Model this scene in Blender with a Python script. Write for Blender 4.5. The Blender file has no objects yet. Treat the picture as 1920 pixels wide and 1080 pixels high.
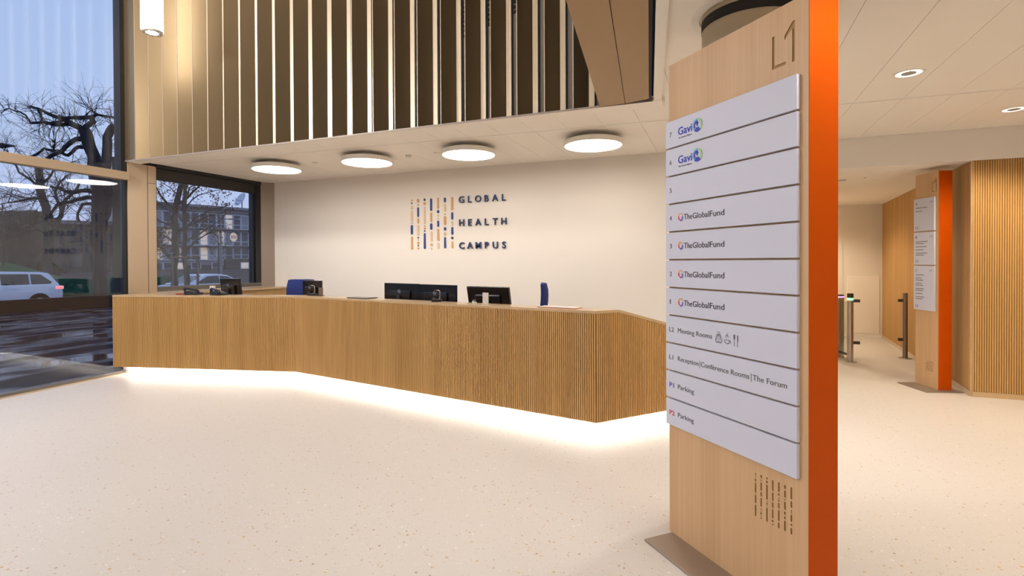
import bpy, bmesh, math, random
from mathutils import Vector, Matrix
random.seed(7)
S = bpy.context.scene
COL = S.collection
R = math.radians

# ------------------------------------------------------------------ camera
YAW, PITCH, ROLL = R(21.778), R(0.5216), R(-0.2379)
fh = Vector((-math.sin(YAW), math.cos(YAW), 0)); rt = Vector((math.cos(YAW), math.sin(YAW), 0)); up = Vector((0, 0, 1))
F = fh*math.cos(PITCH) - up*math.sin(PITCH)
U = fh*math.sin(PITCH) + up*math.cos(PITCH)
Rv = rt*math.cos(ROLL) + U*math.sin(ROLL)
Uv = U*math.cos(ROLL) - rt*math.sin(ROLL)
cd = bpy.data.cameras.new('camera'); cam = bpy.data.objects.new('camera', cd); COL.objects.link(cam)
M = Matrix.Identity(4)
for i in range(3):
    M[i][0] = Rv[i]; M[i][1] = Uv[i]; M[i][2] = -F[i]
M[0][3], M[1][3], M[2][3] = 0, 0, 1.53
cam.matrix_world = M
cd.sensor_width = 36; cd.lens = 978.05*36/1920; cd.shift_y = -40.07/1920; cd.clip_start = .05; cd.clip_end = 500
S.camera = cam

# ------------------------------------------------------------------ world: dusk sky
w = bpy.data.worlds.new('world'); S.world = w; w.use_nodes = True
nt = w.node_tree; nt.nodes.clear()
def N(nt, t, **kw):
    n = nt.nodes.new(t)
    for k, v in kw.items(): setattr(n, k, v)
    return n
tc = N(nt, 'ShaderNodeTexCoord'); sx = N(nt, 'ShaderNodeSeparateXYZ'); rp = N(nt, 'ShaderNodeValToRGB')
bg = N(nt, 'ShaderNodeBackground'); wo = N(nt, 'ShaderNodeOutputWorld')
nt.links.new(tc.outputs['Generated'], sx.inputs[0]); nt.links.new(sx.outputs['Z'], rp.inputs[0])
nt.links.new(rp.outputs[0], bg.inputs[0]); nt.links.new(bg.outputs[0], wo.inputs[0])
e = rp.color_ramp.elements
e[0].position = 0.0; e[0].color = (.52, .58, .81, 1)
e[1].position = 1.0; e[1].color = (.22, .34, .72, 1)
x = e.new(.18); x.color = (.50, .59, .81, 1)
x = e.new(.45); x.color = (.42, .54, .80, 1)
bg.inputs[1].default_value = SKY = 1.0

vs = S.view_settings
vs.view_transform = 'Standard'; vs.look = 'None'; vs.gamma = 1; vs.use_curve_mapping = False
vs.exposure = 0.2
WARM = (1, .935, .865)
AMBER = (1, .83, .60)

def lamp(name, kind, loc, power, color=WARM, size=.2, rot=(0, 0, 0), **kw):
    l = bpy.data.lights.new(name, kind); l.energy = power; l.color = color
    if kind == 'AREA': l.shape = 'DISK'; l.size = size
    else: l.shadow_soft_size = size
    for k, v in kw.items(): setattr(l, k, v)
    o = bpy.data.objects.new(name, l); COL.objects.link(o); o.location = loc; o.rotation_euler = rot
    return o
# unseen lights added to fill the hall: points at pendant height, spots overhead
for (lx, ly, pw) in ((-6.75, 1.3, 430), (-4.7, -2.6, 170)):
    lamp('hall_fill_point', 'POINT', (lx, ly, 4.3), pw, size=.22)
for (lx, ly, pw, sp) in ((-1.6, 1.9, 85, 48), (-3.6, 1.9, 60, 48), (-5.6, 1.7, 60, 46), (-1.4, -.6, 110, 72), (-2.4, -3.4, 90, 80)):
    lamp('hall_fill_spot', 'SPOT', (lx, ly, 6.95), pw, size=.15, spot_size=R(sp), spot_blend=.5)
# low ceiling: two recessed downlights, then unseen spots added to light totem, desk, fascia
DOWN = [(1.371, 4.963), (2.655, 6.545), (.74, 2.18), (3.9, 4.9), (3.9, 2.2), (1.9, -.3), (3.9, -.5), (5.6, 3.4), (2.6, -2.6), (.60, 4.60)]
for i, (lx, ly) in enumerate(DOWN):
    lamp('downlight_and_fill', 'SPOT', (lx, ly, 2.975), {0: 60, 1: 125, 2: 72, 3: 25, 4: 25, 5: 70, 6: 60, 8: 110, 9: 150}.get(i, 60), AMBER if i in (1, 3, 7) else WARM, size=.08, spot_size=R(165 if i in (5, 6, 8) else 130), spot_blend=.6)
for (lx, ly, lz, pw) in ((1.5, 8.7, 2.62, 40), (1.5, 10.9, 2.62, 150), (4.2, 6.2, 2.97, 150)):  # unseen spots added to brighten the corridor and the oak wall
    lamp('corridor_fill', 'SPOT', (lx, ly, lz), pw, AMBER, size=.08, spot_size=R(150), spot_blend=.6)

# ------------------------------------------------------------------ material helpers
MATS = {}
def new_mat(name):
    m = bpy.data.materials.new(name); m.use_nodes = True
    nt = m.node_tree; b = nt.nodes['Principled BSDF']; MATS[name] = m
    return m, nt, b
def plain(name, col, rough=.5, metal=0, spec=.5, emit=None, es=0, noise=0, nscale=40, bump=0, coat=0):
    m, nt, b = new_mat(name)
    b.inputs['Base Color'].default_value = (*col, 1); b.inputs['Roughness'].default_value = rough
    b.inputs['Metallic'].default_value = metal; b.inputs['Specular IOR Level'].default_value = spec
    b.inputs['Coat Weight'].default_value = coat
    if emit: b.inputs['Emission Color'].default_value = (*emit, 1); b.inputs['Emission Strength'].default_value = es
    g = N(nt, 'ShaderNodeNewGeometry'); no = N(nt, 'ShaderNodeTexNoise'); no.inputs['Scale'].default_value = nscale
    nt.links.new(g.outputs['Position'], no.inputs['Vector'])
    if noise:
        mx = N(nt, 'ShaderNodeMixRGB'); mx.inputs[1].default_value = (*[c*(1-noise) for c in col], 1); mx.inputs[2].default_value = (*[min(1, c*(1+noise)) for c in col], 1)
        nt.links.new(no.outputs[0], mx.inputs[0]); nt.links.new(mx.outputs[0], b.inputs['Base Color'])
    if bump:
        bp = N(nt, 'ShaderNodeBump'); bp.inputs['Strength'].default_value = bump; bp.inputs['Distance'].default_value = .01
        nt.links.new(no.outputs[0], bp.inputs['Height']); nt.links.new(bp.outputs[0], b.inputs['Normal'])
    return m
def wood(name, c1, c2, rough=.45, sxy=60, sz=1.6, horizontal=False, coat=0):
    m, nt, b = new_mat(name)
    g = N(nt, 'ShaderNodeNewGeometry'); mp = N(nt, 'ShaderNodeMapping')
    mp.inputs['Scale'].default_value = (3, sxy, sxy) if horizontal else (sxy, sxy, sz)
    no = N(nt, 'ShaderNodeTexNoise'); no.inputs['Scale'].default_value = 1; no.inputs['Detail'].default_value = 5; no.inputs['Roughness'].default_value = .65
    n2 = N(nt, 'ShaderNodeTexNoise'); n2.inputs['Scale'].default_value = .12; n2.inputs['Detail'].default_value = 2
    ad = N(nt, 'ShaderNodeMath', operation='ADD'); ml = N(nt, 'ShaderNodeMath', operation='MULTIPLY'); ml.inputs[1].default_value = .5
    rp = N(nt, 'ShaderNodeValToRGB'); rp.color_ramp.elements[0].position = .34; rp.color_ramp.elements[1].position = .66
    rp.color_ramp.elements[0].color = (*c1, 1); rp.color_ramp.elements[1].color = (*c2, 1)
    L = nt.links.new
    L(g.outputs['Position'], mp.inputs[0]); L(mp.outputs[0], no.inputs['Vector']); L(mp.outputs[0], n2.inputs['Vector'])
    L(no.outputs[0], ad.inputs[0]); L(n2.outputs[0], ad.inputs[1]); L(ad.outputs[0], ml.inputs[0]); L(ml.outputs[0], rp.inputs[0]); L(rp.outputs[0], b.inputs['Base Color'])
    b.inputs['Roughness'].default_value = rough; b.inputs['Coat Weight'].default_value = coat; b.inputs['Coat Roughness'].default_value = .15
    return m
def glass(name, f0=.07, tint=(.93, .96, 1)):
    m = bpy.data.materials.new(name); m.use_nodes = True; nt = m.node_tree; nt.nodes.clear(); L = nt.links.new
    g = N(nt, 'ShaderNodeNewGeometry'); d = N(nt, 'ShaderNodeVectorMath', operation='DOT_PRODUCT'); ab = N(nt, 'ShaderNodeMath', operation='ABSOLUTE')
    s1 = N(nt, 'ShaderNodeMath', operation='SUBTRACT'); s1.inputs[0].default_value = 1; pw = N(nt, 'ShaderNodeMath', operation='POWER'); pw.inputs[1].default_value = 5
    ml = N(nt, 'ShaderNodeMath', operation='MULTIPLY_ADD'); ml.inputs[1].default_value = 1-f0; ml.inputs[2].default_value = f0
    tr = N(nt, 'ShaderNodeBsdfTransparent'); tr.inputs[0].default_value = (*tint, 1); gl = N(nt, 'ShaderNodeBsdfGlossy'); gl.inputs['Roughness'].default_value = 0.0
    mx = N(nt, 'ShaderNodeMixShader'); o = N(nt, 'ShaderNodeOutputMaterial')
    L(g.outputs['Normal'], d.inputs[0]); L(g.outputs['Incoming'], d.inputs[1]); L(d.outputs['Value'], ab.inputs[0]); L(ab.outputs[0], s1.inputs[1]); L(s1.outputs[0], pw.inputs[0])
    L(pw.outputs[0], ml.inputs[0]); L(ml.outputs[0], mx.inputs[0]); L(tr.outputs[0], mx.inputs[1]); L(gl.outputs[0], mx.inputs[2]); L(mx.outputs[0], o.inputs[0])
    MATS[name] = m; return m
def terrazzo():
    m, nt, b = new_mat('terrazzo'); L = nt.links.new
    g = N(nt, 'ShaderNodeNewGeometry')
    prev = None
    base = N(nt, 'ShaderNodeRGB'); base.outputs[0].default_value = (.60, .557, .515, 1); prev = base.outputs[0]
    for sc, r, frac, cols in ((38, .30, .34, [(.48, .31, .15), (.55, .40, .24), (.38, .28, .19), (.72, .69, .65)]), (85, .36, .38, [(.52, .41, .30), (.58, .47, .34), (.43, .35, .28), (.73, .70, .66)])):
        v = N(nt, 'ShaderNodeTexVoronoi'); v.inputs['Scale'].default_value = sc; v.inputs['Randomness'].default_value = 1
        L(g.outputs['Position'], v.inputs['Vector'])
        sp = N(nt, 'ShaderNodeSeparateColor'); L(v.outputs['Color'], sp.inputs[0])
        mr = N(nt, 'ShaderNodeMapRange'); mr.inputs['From Min'].default_value = 1-frac; mr.inputs['From Max'].default_value = 1; mr.inputs['To Min'].default_value = 0.05; mr.inputs['To Max'].default_value = r; mr.clamp = False
        L(sp.outputs[0], mr.inputs['Value'])
        lt = N(nt, 'ShaderNodeMath', operation='LESS_THAN'); L(v.outputs['Distance'], lt.inputs[0]); L(mr.outputs[0], lt.inputs[1])
        cr = N(nt, 'ShaderNodeValToRGB'); cr.color_ramp.interpolation = 'CONSTANT'
        for i, c in enumerate(cols):
            el = cr.color_ramp.elements[i] if i < 2 else cr.color_ramp.elements.new(i/len(cols))
            el.position = i/len(cols); el.color = (*c, 1)
        L(sp.outputs[1], cr.inputs[0])
        mx = N(nt, 'ShaderNodeMixRGB'); L(lt.outputs[0], mx.inputs[0]); L(prev, mx.inputs[1]); L(cr.outputs[0], mx.inputs[2]); prev = mx.outputs[0]
    L(prev, b.inputs['Base Color']); b.inputs['Roughness'].default_value = .42; b.inputs['Specular IOR Level'].default_value = .35
    return m
def emit(name, col, s):
    return plain(name, (.8, .8, .8), .5, emit=col, es=s)

terrazzo()
plain('cream_wall', (.84, .785, .715), .75, noise=.012, nscale=3)
plain('ceiling_white', (.90, .845, .765), .7, noise=.01, nscale=5)
plain('ceiling_gap', (.42, .37, .31), .9)
plain('white_trim', (.86, .82, .75), .6)
plain('white_plinth', (.85, .82, .78), .6)
plain('bronze_light', (.56, .44, .31), .45, metal=.35, noise=.03, nscale=8)
plain('bronze', (.42, .315, .205), .42, metal=.55, noise=.03, nscale=8)
plain('column_bronze', (.50, .42, .285), .5, metal=.2, noise=.02, nscale=8)
plain('bronze_brown', (.36, .235, .12), .5, metal=.3, noise=.02, nscale=8)
plain('louvre_shaded', (.275, .202, .118), .40, metal=.8, noise=.02, nscale=14)  # same metal as the rails; blade shade painted in as a darker colour
plain('louvre_lit', (.70, .59, .44), .42, metal=.6)  # same metal as the blades, painted in its lit tone
plain('louvre_mirror_dark', (.04, .03, .02), .6)
plain('recess_grey', (.36, .33, .30), .6)
plain('dark_gap', (.012, .011, .010), .7)
plain('pier_taupe', (.33, .27, .23), .5, metal=.3)
plain('black_frame', (.014, .014, .016), .4)
plain('blind_charcoal', (.035, .032, .03), .7)
plain('sill_grey', (.16, .145, .13), .5, metal=.3)
wood('oak_rib', (.47, .255, .075), (.62, .365, .13), .5, 55, 1.2)
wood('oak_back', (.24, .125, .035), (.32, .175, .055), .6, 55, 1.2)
wood('oak_top', (.50, .335, .17), (.62, .43, .235), .3, 40, horizontal=True, coat=.5)
wood('oak_veneer', (.53, .325, .16), (.63, .405, .215), .5, 70, 1.0)
wood('oak_plain', (.40, .245, .09), (.50, .315, .125), .5, 50, 1.0)
plain('orange_lacquer', (.56, .078, .0), .5, spec=.1, noise=.05, nscale=6)
plain('sign_white', (.59, .60, .70), .55)
plain('base_steel', (.36, .30, .25), .38, metal=.7)
plain('ink', (.035, .03, .03), .6)
plain('ink_grey', (.10, .09, .085), .6)
plain('navy', (.012, .028, .11), .45)
plain('sign_blue', (.02, .055, .24), .5)
plain('sign_orange', (.66, .36, .14), .5)
plain('sign_pale', (.76, .57, .38), .5)
plain('sign_tan', (.62, .43, .22), .5)
plain('sign_dark', (.03, .03, .06), .5)
plain('logo_blue', (.02, .03, .42), .5)
plain('logo_sky', (.12, .42, .72), .5)
plain('logo_green', (.35, .60, .18), .5)
plain('logo_red', (.75, .06, .08), .5)
plain('logo_amber', (.85, .38, .10), .5)
plain('ink_violet', (.12, .09, .42), .6)
plain('ink_red', (.62, .07, .05), .6)
plain('engraved_shade', (.40, .24, .09), .8)  # browner than the oak body; shade of the cuts painted in
plain('black_plastic', (.010, .010, .012), .22, coat=.3)
plain('black_matt', (.012, .012, .014), .6)
plain('screen', (.005, .005, .006), .12)
plain('logo_ring', (.42, .44, .48), .4, metal=.5)
plain('blue_fabric', (.012, .028, .17), .85, noise=.15, nscale=200)
plain('card_white', (.70, .64, .58), .6)
plain('paper', (.75, .70, .64), .7)
plain('red_plastic', (.45, .06, .03), .5)
plain('brown_plate', (.16, .10, .06), .5)
plain('steel', (.52, .47, .43), .28, metal=1)
plain('post_steel', (.27, .225, .20), .3, metal=.95)
plain('dark_steel', (.10, .085, .08), .35, metal=.9)
emit('disc_light', (1, .925, .84), 15.0)
emit('tube_light', (1, .93, .84), 11.0)
emit('led_strip', (1, .93, .83), 40.0)
emit('down_glow', (1, .9, .8), 1.6)
emit('green_led', (.10, 1, .35), 1.6)
emit('violet_led', (.72, .35, 1), 1.0)
emit('lit_pane', (1, .68, .30), .28)
emit('tail_lamp', (1, .10, .03), .9)
plain('device_white', (.80, .77, .70), .5)
glass('facade_glass', .05)
glass('leaf_glass', .05, (.90, .94, .92))
def wet():
    m, nt, b = new_mat('wet_asphalt'); L = nt.links.new
    g = N(nt, 'ShaderNodeNewGeometry'); mp = N(nt, 'ShaderNodeMapping'); mp.inputs['Scale'].default_value = (.9, .28, 1)
    n1 = N(nt, 'ShaderNodeTexNoise'); n1.inputs['Scale'].default_value = 1.3; n1.inputs['Detail'].default_value = 3.5
    L(g.outputs['Position'], mp.inputs[0]); L(mp.outputs[0], n1.inputs['Vector'])
    r1 = N(nt, 'ShaderNodeMapRange'); r1.inputs['From Min'].default_value = .44; r1.inputs['From Max'].default_value = .58; r1.inputs['To Min'].default_value = .06; r1.inputs['To Max'].default_value = .75
    r2 = N(nt, 'ShaderNodeMapRange'); r2.inputs['From Min'].default_value = .44; r2.inputs['From Max'].default_value = .58; r2.inputs['To Min'].default_value = .36; r2.inputs['To Max'].default_value = .04
    L(n1.outputs[0], r1.inputs['Value']); L(n1.outputs[0], r2.inputs['Value']); L(r1.outputs[0], b.inputs['Roughness']); L(r2.outputs[0], b.inputs['Specular IOR Level'])
    n2 = N(nt, 'ShaderNodeTexNoise'); n2.inputs['Scale'].default_value = 5; L(g.outputs['Position'], n2.inputs['Vector'])
    bp = N(nt, 'ShaderNodeBump'); bp.inputs['Strength'].default_value = .03; bp.inputs['Distance'].default_value = .01; L(n2.outputs[0], bp.inputs['Height']); L(bp.outputs[0], b.inputs['Normal'])
    b.inputs['Base Color'].default_value = (.007, .009, .020, 1)
wet()
plain('street_asphalt', (.02, .02, .024), .5)
plain('lawn_green', (.055, .12, .03), .9, noise=.3, nscale=3)
plain('hedge_green', (.012, .075, .042), .9, noise=.4, nscale=8)
plain('leaf_litter', (.06, .045, .034), .95, noise=.4, nscale=2)
plain('bark', (.020, .018, .024), .9, noise=.3, nscale=6)
plain('bark_brown', (.085, .066, .055), .9, noise=.3, nscale=6)
plain('thicket_brown', (.125, .095, .075), .95)
plain('dry_leaf', (.16, .085, .04), .9)
plain('concrete_far', (.25, .245, .28), .8, noise=.1, nscale=1)
plain('base_far', (.11, .095, .09), .8, noise=.15, nscale=1)
plain('white_far', (.60, .63, .70), .6)
plain('pane_far', (.045, .05, .075), .15, spec=.6)
plain('blind_far', (.30, .30, .34), .7)
plain('car_white', (.72, .74, .80), .25, coat=.6)
plain('car_glass', (.01, .011, .014), .08, spec=.6)
plain('tyre', (.012, .012, .012), .8)
plain('stake_wood', (.16, .12, .085), .8)
plain('wall_dark', (.008, .008, .009), .9)
plain('decal_white', (.72, .74, .80), .6)

# ------------------------------------------------------------------ mesh helpers
class MB:
    def __init__(s): s.v = []; s.f = []
    def add(s, vs, fs):
        o = len(s.v); s.v += [tuple(p) for p in vs]; s.f += [tuple(i+o for i in f) for f in fs]; return s
    def box(s, x0, x1, y0, y1, z0, z1):
        return s.add([(x0,y0,z0),(x1,y0,z0),(x1,y1,z0),(x0,y1,z0),(x0,y0,z1),(x1,y0,z1),(x1,y1,z1),(x0,y1,z1)],
                     [(0,3,2,1),(4,5,6,7),(0,1,5,4),(1,2,6,5),(2,3,7,6),(3,0,4,7)])
    def prism(s, poly, z0, z1, top=None):     # poly counter-clockwise in plan; top = list of z for a sloped top
        n = len(poly); zt = top or [z1]*n
        vs = [(p[0], p[1], z0) for p in poly] + [(p[0], p[1], zt[i]) for i, p in enumerate(poly)]
        fs = [tuple(range(n-1, -1, -1)), tuple(range(n, 2*n))] + [(i, (i+1) % n, n+(i+1) % n, n+i) for i in range(n)]
        return s.add(vs, fs)
    def xprism(s, poly, y0, y1):              # poly counter-clockwise in (x,z) seen from -y, extruded along y
        n = len(poly)
        vs = [(p[0], y0, p[1]) for p in poly] + [(p[0], y1, p[1]) for p in poly]
        fs = [tuple(range(n)), tuple(range(2*n-1, n-1, -1))] + [((i+1) % n, i, n+i, n+(i+1) % n) for i in range(n)]
        return s.add(vs, fs)
    def lathe(s, prof, n=24, c=(0, 0), z=0, closed=True):   # prof = [(r, z)...]
        vs = []; fs = []
        for r, h in prof:
            for k in range(n):
                a = 2*math.pi*k/n; vs.append((c[0]+r*math.cos(a), c[1]+r*math.sin(a), z+h))
        m = len(prof)
        for j in range(m-1):
            for k in range(n):
                fs.append((j*n+k, j*n+(k+1) % n, (j+1)*n+(k+1) % n, (j+1)*n+k))
        if closed: fs.append(tuple(range(n-1, -1, -1))); fs.append(tuple((m-1)*n+k for k in range(n)))
        return s.add(vs, fs)
    def tube(s, pts, rad, n=8):
        pts = [Vector(p) for p in pts]; k = len(pts); rs = rad if isinstance(rad, (list, tuple)) else [rad]*k
        vs = []; fs = []; ref = None
        for i, p in enumerate(pts):
            d = (pts[min(i+1, k-1)]-pts[max(i-1, 0)]); d = d.normalized() if d.length > 1e-9 else Vector((0, 0, 1))
            if ref is None: ref = d.orthogonal().normalized()
            a = (ref - d*ref.dot(d)); a = a.normalized() if a.length > 1e-6 else d.orthogonal().normalized(); ref = a; b = d.cross(a)
            for j in range(n):
                t = 2*math.pi*j/n; vs.append(p+(a*math.cos(t)+b*math.sin(t))*rs[i])
        for i in range(k-1):
            for j in range(n): fs.append((i*n+j, i*n+(j+1) % n, (i+1)*n+(j+1) % n, (i+1)*n+j))
        fs.append(tuple(range(n-1, -1, -1))); fs.append(tuple((k-1)*n+j for j in range(n)))
        return s.add(vs, fs)
    def build(s, name, mat, parent=None, bevel=0, smooth=False, seg=2):
        me = bpy.data.meshes.new(name); me.from_pydata(s.v, [], s.f); me.update()
        if bevel:
            bm = bmesh.new(); bm.from_mesh(me); bmesh.ops.remove_doubles(bm, verts=bm.verts, dist=1e-6)
            ed = [e_ for e_ in bm.edges if len(e_.link_faces) == 2 and e_.calc_face_angle(0) > R(30)]
            bmesh.ops.bevel(bm, geom=ed, offset=bevel, segments=seg, profile=.6, affect='EDGES', clamp_overlap=True)
            bm.to_mesh(me); bm.free()
        if smooth:
            me.polygons.foreach_set('use_smooth', [True]*len(me.polygons))
            try: me.set_sharp_from_angle(angle=R(35))
            except Exception: pass
        return link(name, me, mat, parent)
def link(name, me, mat, parent=None):
    if mat and not me.materials: me.materials.append(MATS[mat] if isinstance(mat, str) else mat)
    o = bpy.data.objects.new(name, me); COL.objects.link(o)
    if parent: o.parent = parent
    return o
def clone(o, loc=None, parent=None):
    c = o.copy(); COL.objects.link(c)
    if parent: c.parent = parent
    if loc is not None: c.location = loc
    return c
def copy_tree(o, parent=None):
    c = o.copy(); COL.objects.link(c)
    if parent: c.parent = parent; 
    for ch in list(o.children): copy_tree(ch, c)
    return c
def empty(name, loc=(0, 0, 0), rz=0):
    o = bpy.data.objects.new(name, None); COL.objects.link(o); o.location = loc; o.rotation_euler = (0, 0, rz); o.empty_display_size = .1
    return o
def tag(o, label=None, cat=None, group=None, kind=None):
    if label: o['label'] = label
    if cat: o['category'] = cat
    if group: o['group'] = group
    if kind: o['kind'] = kind
    return o
def struct(o, label=None): return tag(o, label, kind='structure')

def text_mesh(body, size, extrude=0.0, weight=0.0, width=None, spacing=1.0):
    cu = bpy.data.curves.new('lettering', 'FONT'); cu.body = body; cu.size = size; cu.extrude = extrude; cu.offset = weight; cu.resolution_u = 3
    cu.space_character = spacing
    o = bpy.data.objects.new('lettering', cu); COL.objects.link(o)
    dg = bpy.context.evaluated_depsgraph_get()
    me = bpy.data.meshes.new_from_object(o.evaluated_get(dg))
    bpy.data.objects.remove(o); bpy.data.curves.remove(cu)
    xs = [v.co.x for v in me.vertices] or [0, 1]
    x0, x1 = min(xs), max(xs); k = (width/(x1-x0)) if width else 1
    for v in me.vertices:
        x, y, z = v.co; v.co = ((x-x0)*k, -z, y)     # faces -y, upright in z
    me.update(); return me
def text(body, x, z, y, size, mat, parent, width=None, weight=0.0, extrude=.0006, spacing=1.0, name='lettering'):
    o = link(name, text_mesh(body, size, extrude, weight, width, spacing), mat, parent); o.location = (x, y, z); return o
# ================================================================== THE SETTING
ZC, ZL = 2.994, 2.64          # low ceiling, corridor ceiling
FO = Vector((-7.772, 4.80, 0)); FA = R(-85)          # facade: origin at its inner end, local +x runs towards the camera's side
def fac(xl, yl=0): return (FO.x+xl*math.cos(FA)-yl*math.sin(FA), FO.y+xl*math.sin(FA)+yl*math.cos(FA))

struct(MB().prism([fac(10.9, .03), (8, -6.05), (8, 13), (-7.74, 13), (-7.74, 4.83), fac(0, .03)], -.10, 0).build('floor', 'terrazzo'), 'pale terrazzo floor with small ochre and brown chips')

# --- glass facade
w1 = struct(empty('window_1', FO, FA), 'tall glazed facade beside the reception desk')
xs = [.03, 2.7, 5.4, 8.1, 10.85]
for i in range(4):
    MB().box(xs[i]+.02, xs[i+1]-.02, -.008, .008, .05, 2.70).build('pane', 'facade_glass', w1)
    MB().box(xs[i]+.02, xs[i+1]-.02, -.008, .008, 2.80, 7.0).build('pane', 'facade_glass', w1)
    if i: MB().box(xs[i]-.025, xs[i]+.025, -.09, .06, .05, 7.0).build('mullion', 'black_frame', w1)
MB().box(0, 10.85, -.05, .09, 2.697, 2.808).build('transom', 'bronze_light', w1, bevel=.004)
MB().box(0, 10.85, -.06, .05, -.02, .045).build('bottom_rail', 'sill_grey', w1)
MB().box(0, 10.85, .05, .085, -.02, .012).build('floor_strip', 'bronze_light', w1)
MB().box(.0, .075, -.09, .03, 2.80, 7.0).build('mullion', 'black_frame', w1)
MB().box(.0, .030, -.06, .02, .0, 2.70).build('mullion', 'black_frame', w1)
# --- metal clad pier between facade and reception window
pc = struct(empty('column'), 'beige metal clad pier between glazed facade and reception window')
MB().box(-7.98, -7.735, 4.815, 5.088, 0, 2.955).build('cladding_panel', 'bronze_light', pc, bevel=.003)
MB().box(-7.98, -7.735, 5.096, 5.215, 0, 2.70).build('cladding_panel', 'bronze_light', pc, bevel=.003)
MB().box(-7.98, -7.735, 5.096, 5.215, 2.705, 2.955).build('cladding_panel', 'bronze_light', pc, bevel=.003)
MB().box(-8.05, -7.75, 4.80, 5.23, 0, 3.05).build('core', 'dark_gap', pc)
# --- reception window
w2 = struct(empty('window_2'), 'dark framed window behind the left end of the desk')
MB().box(-7.80, -7.785, 5.24, 7.04, 1.16, 2.80).build('pane', 'facade_glass', w2)
MB().box(-7.90, -7.72, 5.215, 7.10, 2.94, 2.994).build('head', 'black_frame', w2)
MB().box(-7.84, -7.745, 5.22, 7.03, 2.775, 2.94).build('roller_blind_box', 'blind_charcoal', w2, bevel=.01)
MB().box(-7.90, -7.735, 5.215, 7.10, 1.115, 1.178).build('sill', 'sill_grey', w2)
MB().box(-7.90, -7.735, 6.985, 7.10, 1.178, 2.94).build('jamb', 'black_frame', w2)
MB().box(-7.82, -7.76, 5.215, 5.235, 1.178, 2.94).build('jamb', 'black_frame', w2)
MB().box(-7.83, -7.75, 6.925, 6.945, 1.178, 2.80).build('mullion', 'black_frame', w2)
dc = MB(); dc.add([(-7.782, 6.566+.075*math.cos(2*math.pi*k/32), 1.976+.075*math.sin(2*math.pi*k/32)) for k in range(32)], [tuple(range(32))])
dco = dc.build('sticker', 'decal_white', w2)
def ring_yz(cx, cz, r0, r1, a0, a1, x, n=24):
    m = MB(); vs = []; fs = []
    for k in range(n+1):
        a = R(a0+(a1-a0)*k/n)
        vs += [(x, cx+r0*math.cos(a), cz+r0*math.sin(a)), (x, cx+r1*math.cos(a), cz+r1*math.sin(a))]
    fs = [(2*k, 2*k+1, 2*k+3, 2*k+2) for k in range(n)]
    return m.add(vs, fs)
ring_yz(6.566, 1.976, .016, .027, 0, 360, -7.780).build('sticker_mark', 'ink_violet', dco)
ring_yz(6.566, 1.976, .042, .055, -38, 38, -7.780).build('sticker_mark', 'ink_violet', dco)
ring_yz(6.566, 1.976, .042, .055, 142, 218, -7.780).build('sticker_mark', 'ink_violet', dco)
struct(MB().box(-7.95, -7.745, 5.215, 7.28, 0, 1.115).build('wall_left', 'cream_wall'), 'low wall under the reception window')
struct(MB().prism([(-7.735, 7.10), (-7.60, 7.285), (-7.60, 7.40), (-7.95, 7.40), (-7.95, 7.10)], 0, ZC).build('trim_1', 'pier_taupe'), 'taupe splayed reveal between window and cream wall')

# --- cream reception wall, in boards with fine joints
wb = struct(empty('wall_back'), 'cream wall behind the reception desk')
MB().box(-7.60, 1.0, 7.30, 7.42, 0, 3.01).build('backing', 'ceiling_gap', wb)
for a, b in ((-7.60, -7.31), (-7.31, 1.0)):
    MB().box(a+.0012, b-.0012, 7.28, 7.30, 0, ZC+.01).build('wall_panel', 'cream_wall', wb)

# --- louvred upper wall of the hall
wu = struct(empty('wall_upper'), 'bronze louvred wall above the reception desk')
PT, P0, YB, DP = .2834, -7.684, 4.79, .115
H0, H1 = 2.970, 7.0
blade = rail = slot = None
for k in range(0, 25):
    xr = P0 + PT*k                     # left edge of the lighter rail (at depth DP)
    xb = xr + .166                     # front edge of the blade that follows it
    if k == 0:
        m = MB(); t = .006
        x0 = .166; x1 = PT
        m.prism([(x0, 0), (x0+.004, -.001), (x1+.002, DP), (x1-.002, DP+.004), (x0-.001, .004)], H0, H1)
        blade = m.build('louvre_blade', 'louvre_shaded', wu); blade.location = (P0, YB, 0)
        edge = MB().box(.160, .1665, -.004, .010, H0, H1).build('blade_edge', 'louvre_lit', wu); edge.location = (P0, YB, 0)
        rail = MB().box(0, .056, DP, DP+.02, H0, H1).build('louvre_rail', 'louvre_lit', wu); rail.location = (P0, YB, 0)
        slot = MB().box(.066, .20, DP+.045, DP+.055, H0, H1).build('slot_panel', 'recess_grey', wu); slot.location = (P0, YB, 0)
    else:
        for o in (blade, edge, rail, slot):
            clone(o, (P0+PT*k, YB, 0))
    if k in (17, 18, 19, 20):
        g = MB()
        zb = {17: 3.86, 18: 3.95, 19: 4.02, 20: 4.1}[k]-.05
        for q in range(12): g.box(.068, .20, DP+.03, DP+.044, zb+q*.05, zb+q*.05+.03)
        gg = g.build('air_grille', 'black_matt', wu); gg.location = (P0+PT*k, YB, 0); gg['kind'] = 'stuff'
MB().prism([(-7.80, YB), (P0+.166, YB), (P0+.0, YB+DP), (-7.80, YB+DP)], H0, H1).build('louvre_blade', 'louvre_shaded', wu)
MB().box(-7.80, -.50, YB+.19, YB+.25, 3.006, H1).build('backing', 'dark_gap', wu)
MB().box(-7.80, -.56, YB-.006, YB+.002, 2.953, 2.970).build('bottom_lip', 'pier_taupe', wu)
MB().box(-7.80, -.56, YB+.006, YB+.20, 2.966, 2.970).build('bottom_ledge', 'bronze', wu)
MB().box(-7.74, -.482, YB+.002, YB+.20, 2.957, 2.966).build('soffit_strip', 'ceiling_white', wu)

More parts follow.
